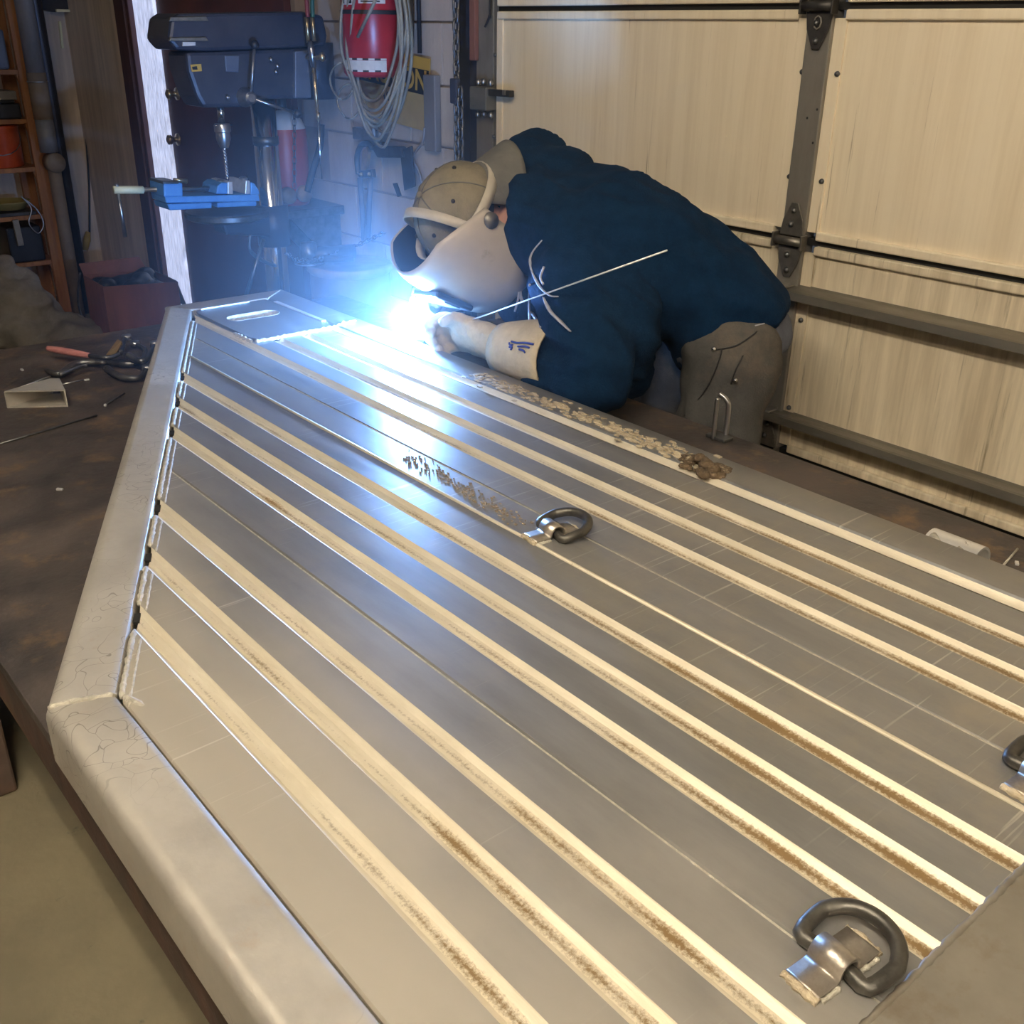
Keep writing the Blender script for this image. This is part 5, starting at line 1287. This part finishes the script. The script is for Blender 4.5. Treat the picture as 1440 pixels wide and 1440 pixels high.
for a in range(6):
    an = math.radians(30 + 60 * a); t = .85
    MB().tube([dome((an / (2 * math.pi)) % 1, k / 8) + cax * .0012 for k in range(9)], .0014, 5).build('cap_seam', MAT['cap_bill'], capo, True)
    MB().ball(dome(((an + .5) / (2 * math.pi)) % 1, .45), .005, 8, 6).build('cap_eyelet', MAT['black_ink'], capo, True)
# helmet headgear: band round the cap with ratchet and front plates
hg = MB(); n = 36; tl = .30
def bandp(a, dz, dr_=0.): 
    return hd_((.108 + dr_) * math.cos(a), -.014 + (.127 + dr_) * math.sin(a), .022 + dz + tl * .10 * math.sin(a))
hg.add([bandp(2 * math.pi * k / n, z) for z in (-.013, .013) for k in range(n)], [(k, (k + 1) % n, n + (k + 1) % n, n + k) for k in range(n)])
head_band = solid('headgear_band', MAT['strap'], pe, .003, 1, hg)
ob = MB(); m = 14
ob.add([hd_(.110 * math.cos(math.pi * k / m) , -.012 + s_, .022 + .108 * math.sin(math.pi * k / m)) for s_ in (.030, .052) for k in range(m + 1)], [(k, k + 1, m + 2 + k, m + 1 + k) for k in range(m)])
solid('headgear_strap', MAT['strap'], head_band, .003, 1, ob)
acam = max(range(64), key=lambda k: (bandp(k * math.pi / 32, 0) - HC).dot(EYEP - HC)) * math.pi / 32
adir = 1 if (bandp(acam + .5, 0) - HC).dot(IMGLEFT) > (bandp(acam - .5, 0) - HC).dot(IMGLEFT) else -1
for a0 in (acam - .15, acam + adir * .42 - .15, acam + adir * .95 - .15):
    pl = MB(); pl.add([bandp(a0 + .30 * k / 5, z, .004) for z in (-.011, .012) for k in range(6)], [(k, k + 1, 7 + k, 6 + k) for k in range(5)])
    solid('ratchet_plate', MAT['cap_bill'] if a0 != acam - .15 else MAT['label'], head_band, .004, 1, pl)
# welding helmet shell pulled down over the face
hs_ = MB(); NU, NV_ = 36, 26
def shell(u, v):
    a = (u - .5) * math.radians(206)                       # around the face
    zc = .105 - .315 * v                                   # from above the brow down past the chin
    prof = (1 - max(0, (.12 - v) / .12) ** 2 * .06) * (1 - max(0, (v - .62) / .38) ** 2.2 * .45)
    cut = max(0, abs(u - .5) * 2 - .55) / .45              # sides sweep toward the pivot
    x = .136 * prof * math.sin(a)
    y = .012 + .158 * prof * math.cos(a) + .016 * math.sin(v * math.pi)
    z = zc * (1 - .60 * cut ** 1.3) - .015 * cut
    return hd_(x, y, z)
hs_.grid(shell, NU, NV_)
hel = hs_.build('welding_helmet', MAT['hood_shell'], pe, True)
md = hel.modifiers.new('thickness', 'SOLIDIFY'); md.thickness = .0035; md.offset = 0
li = MB(); li.grid(lambda u, v: HC + (shell(u, .004 + v * .99) - HC) * .972, NU, NV_); li.build('helmet_lining', MAT['hood_inside'], hel, True)
# lens frame on the front of the shell, and the side pivots
lf_ = hd_(0, .185, -.015)
MB().box(lf_, (.115, .016, .105), ax=HM).build('lens_frame', MAT['dark_plastic'], hel, bevel=.006)
MB().box(lf_ + fax * .008, (.095, .006, .045), ax=HM).build('filter_lens', MAT['steel_dark'], hel, bevel=.002)
for s_ in (-1, 1):
    MB().lathe([(0, .016), (.018, .014), (.020, 0), (.020, -.01), (0, -.01)], hd_(s_ * .128, .0, .008), sax * s_, 16).build('pivot_knob', MAT['hinge_grey'], hel, True)
# gloves: palm, thumb and four bent fingers, flared gauntlet
def glove(hand, wrist, palmdir, side, grip, name_mark=None):
    """hand: centre of palm; palmdir: knuckle direction; side: toward thumb; grip: point the fingers close on"""
    g = MB(); d = palmdir.normalized(); s = (side - d * side.dot(d)).normalized(); n_ = d.cross(s).normalized()
    if (grip - hand).dot(n_) < 0: n_ = -n_
    g.loft([(wrist, s, .046, n_, .038), (hand - d * .035, s, .051, n_, .034), (hand + d * .01, s, .055, n_, .031), (hand + d * .045, s, .049, n_, .025)], 18)
    for i, (off, ln) in enumerate(((.039, .088), (.013, .098), (-.013, .092), (-.038, .074))):
        k0 = hand + d * .040 + s * off; k1 = k0 + d * ln * .42 + n_ * .012; k2 = k1 + n_ * ln * .38 + d * ln * .10; k3 = k2 + n_ * ln * .12 - d * ln * .26
        limb(g, [k0, k1, k2, k3], [.0165, .016, .0145, .013], 4, 10)
    t0 = hand - d * .020 + s * .036; t1 = t0 + s * .022 + d * .028 + n_ * .012; t2 = t1 + d * .030 + n_ * .018 - s * .006
    limb(g, [t0, t1, t2], [.017, .015, .0125], 4, 10)
    o = g.build('glove', MAT['leather'], pe); return remesh(o, .0055, 3, fold(30, .003, 60, .0015))
gl = glove(HDL, WRL, Vector((-.05, 1, -.02)), Vector((-.45, 0, .9)), HDL + Vector((-.2, 0, -.1)))
gr = glove(HDR, WRR, Vector((-.85, -.5, -.12)), Vector((.3, -.5, .8)), HDR + Vector((0, 0, -.2)))
def cuff(w, d, r0, r1, L, wob, par):
    d = d.normalized(); N2, B2 = perp(d); mb = MB(); ns = 28; nl = 7
    for i in range(nl + 1):
        t = i / nl; r = r0 + (r1 - r0) * t ** .8
        for k in range(ns):
            a = 2 * math.pi * k / ns; q = 1 + wob * math.sin(3 * a + 2 * t) * t
            mb.v.append(w + d * (L * t * (1 + .05 * math.sin(a + 1))) + (N2 * math.cos(a) + B2 * math.sin(a)) * r * q)
    for i in range(nl):
        for k in range(ns):
            l = (k + 1) % ns; mb.f.append([i * ns + k, i * ns + l, (i + 1) * ns + l, (i + 1) * ns + k]); mb.m.append(0)
    return solid('gauntlet_cuff', MAT['leather'], par, .004, 1, mb)
cl = cuff(WRL + Vector((0, .055, .0)), (ELL - WRL) + Vector((.01, 0, .03)), .054, .082, .165, .06, gl)
cr = cuff(WRR - (ELR - WRR).normalized() * .03, ELR - WRR, .046, .066, .13, .05, gr)
bpy.context.view_layer.update()
for pts in ([(719, 480), (727, 482), (738, 482), (750, 484)], [(728, 487), (738, 487), (744, 489)], [(730, 491), (736, 493), (738, 496)], [(716, 488), (720, 488), (718, 492)], [(716, 482), (717, 485), (721, 485)]):
    seam(pts, 'ink_mark', 'blue_ink', .0022, [cl], gl, .0045)

# ================================================================== filler rod, torch, arc and its glow haze
f1 = onx(655, 453, 1.408); f2 = onx(938, 352, 1.475)
fd = (f1 - f2).normalized()
o = MB().cyl(f1 + fd * .10, f2, .0018, seg=8).build('filler_rod', MAT['alu_bright'], None, True); tag(o, 'long thin bright filler rod held in the near glove', 'filler rod')
tg = thing('welding_torch', ARC_POS + Vector((.02, .02, .01)), 'dark welding torch held over the bright arc', 'torch')
e0 = ARC_POS + Vector((.012, .010, .012)); e1_ = e0 + Vector((.035, .02, .055)); 
MB().tube([e0, e1_], [.008, .010], 12).build('ceramic_cup', MAT['red_tank'], tg, True)
MB().tube(catmull([e1_, e1_ + Vector((.015, .01, .02)), HDR + Vector((.0, 0, .0)), WRR + Vector((.03, .03, .05))], 6), .0095, 10).build('torch_handle', MAT['dark_plastic'], tg, True)
MB().cyl(ARC_POS + Vector((.004, .004, .004)), e0, .0012, seg=6).build('tungsten', MAT['steel'], tg, True)
arc_m = M('arc_plasma', (1, 1, 1), emit=(.75, .88, 1.0), estr=60)
ao = thing('welding_arc', ARC_POS, 'blinding blue-white welding arc at the ramp edge', 'arc')
mb = MB(); mb.ball(ARC_POS, (.013, .013, .012), 16, 12); mb.build('arc_core', arc_m, ao, True)
ld = bpy.data.lights.new('arc_light', 'POINT'); ld.energy = ARC_WATTS; ld.color = ARC_COLOR; ld.shadow_soft_size = .014
lo = bpy.data.objects.new('arc_light', ld); COL.objects.link(lo); lo.parent = ao; lo.location = (-.006, -.010, .030)
# haze volume added round the arc to stand in for its glare
def glow_haze():
    m = bpy.data.materials.new('arc_glow_haze'); m.use_nodes = True; nt = m.node_tree; N = nt.nodes; L = nt.links
    for nd in list(N):
        if nd.type != 'OUTPUT_MATERIAL': N.remove(nd)
    out = [nd for nd in N if nd.type == 'OUTPUT_MATERIAL'][0]
    vs_ = N.new('ShaderNodeVolumeScatter'); vs_.inputs['Color'].default_value = (.62, .82, 1, 1); vs_.inputs['Anisotropy'].default_value = .0
    tc = N.new('ShaderNodeTexCoord'); ln = N.new('ShaderNodeVectorMath'); ln.operation = 'LENGTH'; L.new(tc.outputs['Object'], ln.inputs[0])
    mr = N.new('ShaderNodeMapRange'); mr.interpolation_type = 'SMOOTHSTEP'; mr.inputs[1].default_value = HAZE_R; mr.inputs[2].default_value = .05; mr.inputs[3].default_value = 0; mr.inputs[4].default_value = HAZE_D
    L.new(ln.outputs['Value'], mr.inputs[0]); L.new(mr.outputs[0], vs_.inputs['Density']); L.new(vs_.outputs[0], out.inputs['Volume'])
    return m
HAZE_R, HAZE_D = .90, .20
fu = MB().ball(ARC_POS, HAZE_R, 24, 16).build('arc_glow_haze', glow_haze(), None, True, base=ARC_POS)
tag(fu, 'thin blue haze added around the arc to give its glow', 'smoke', kind='stuff')
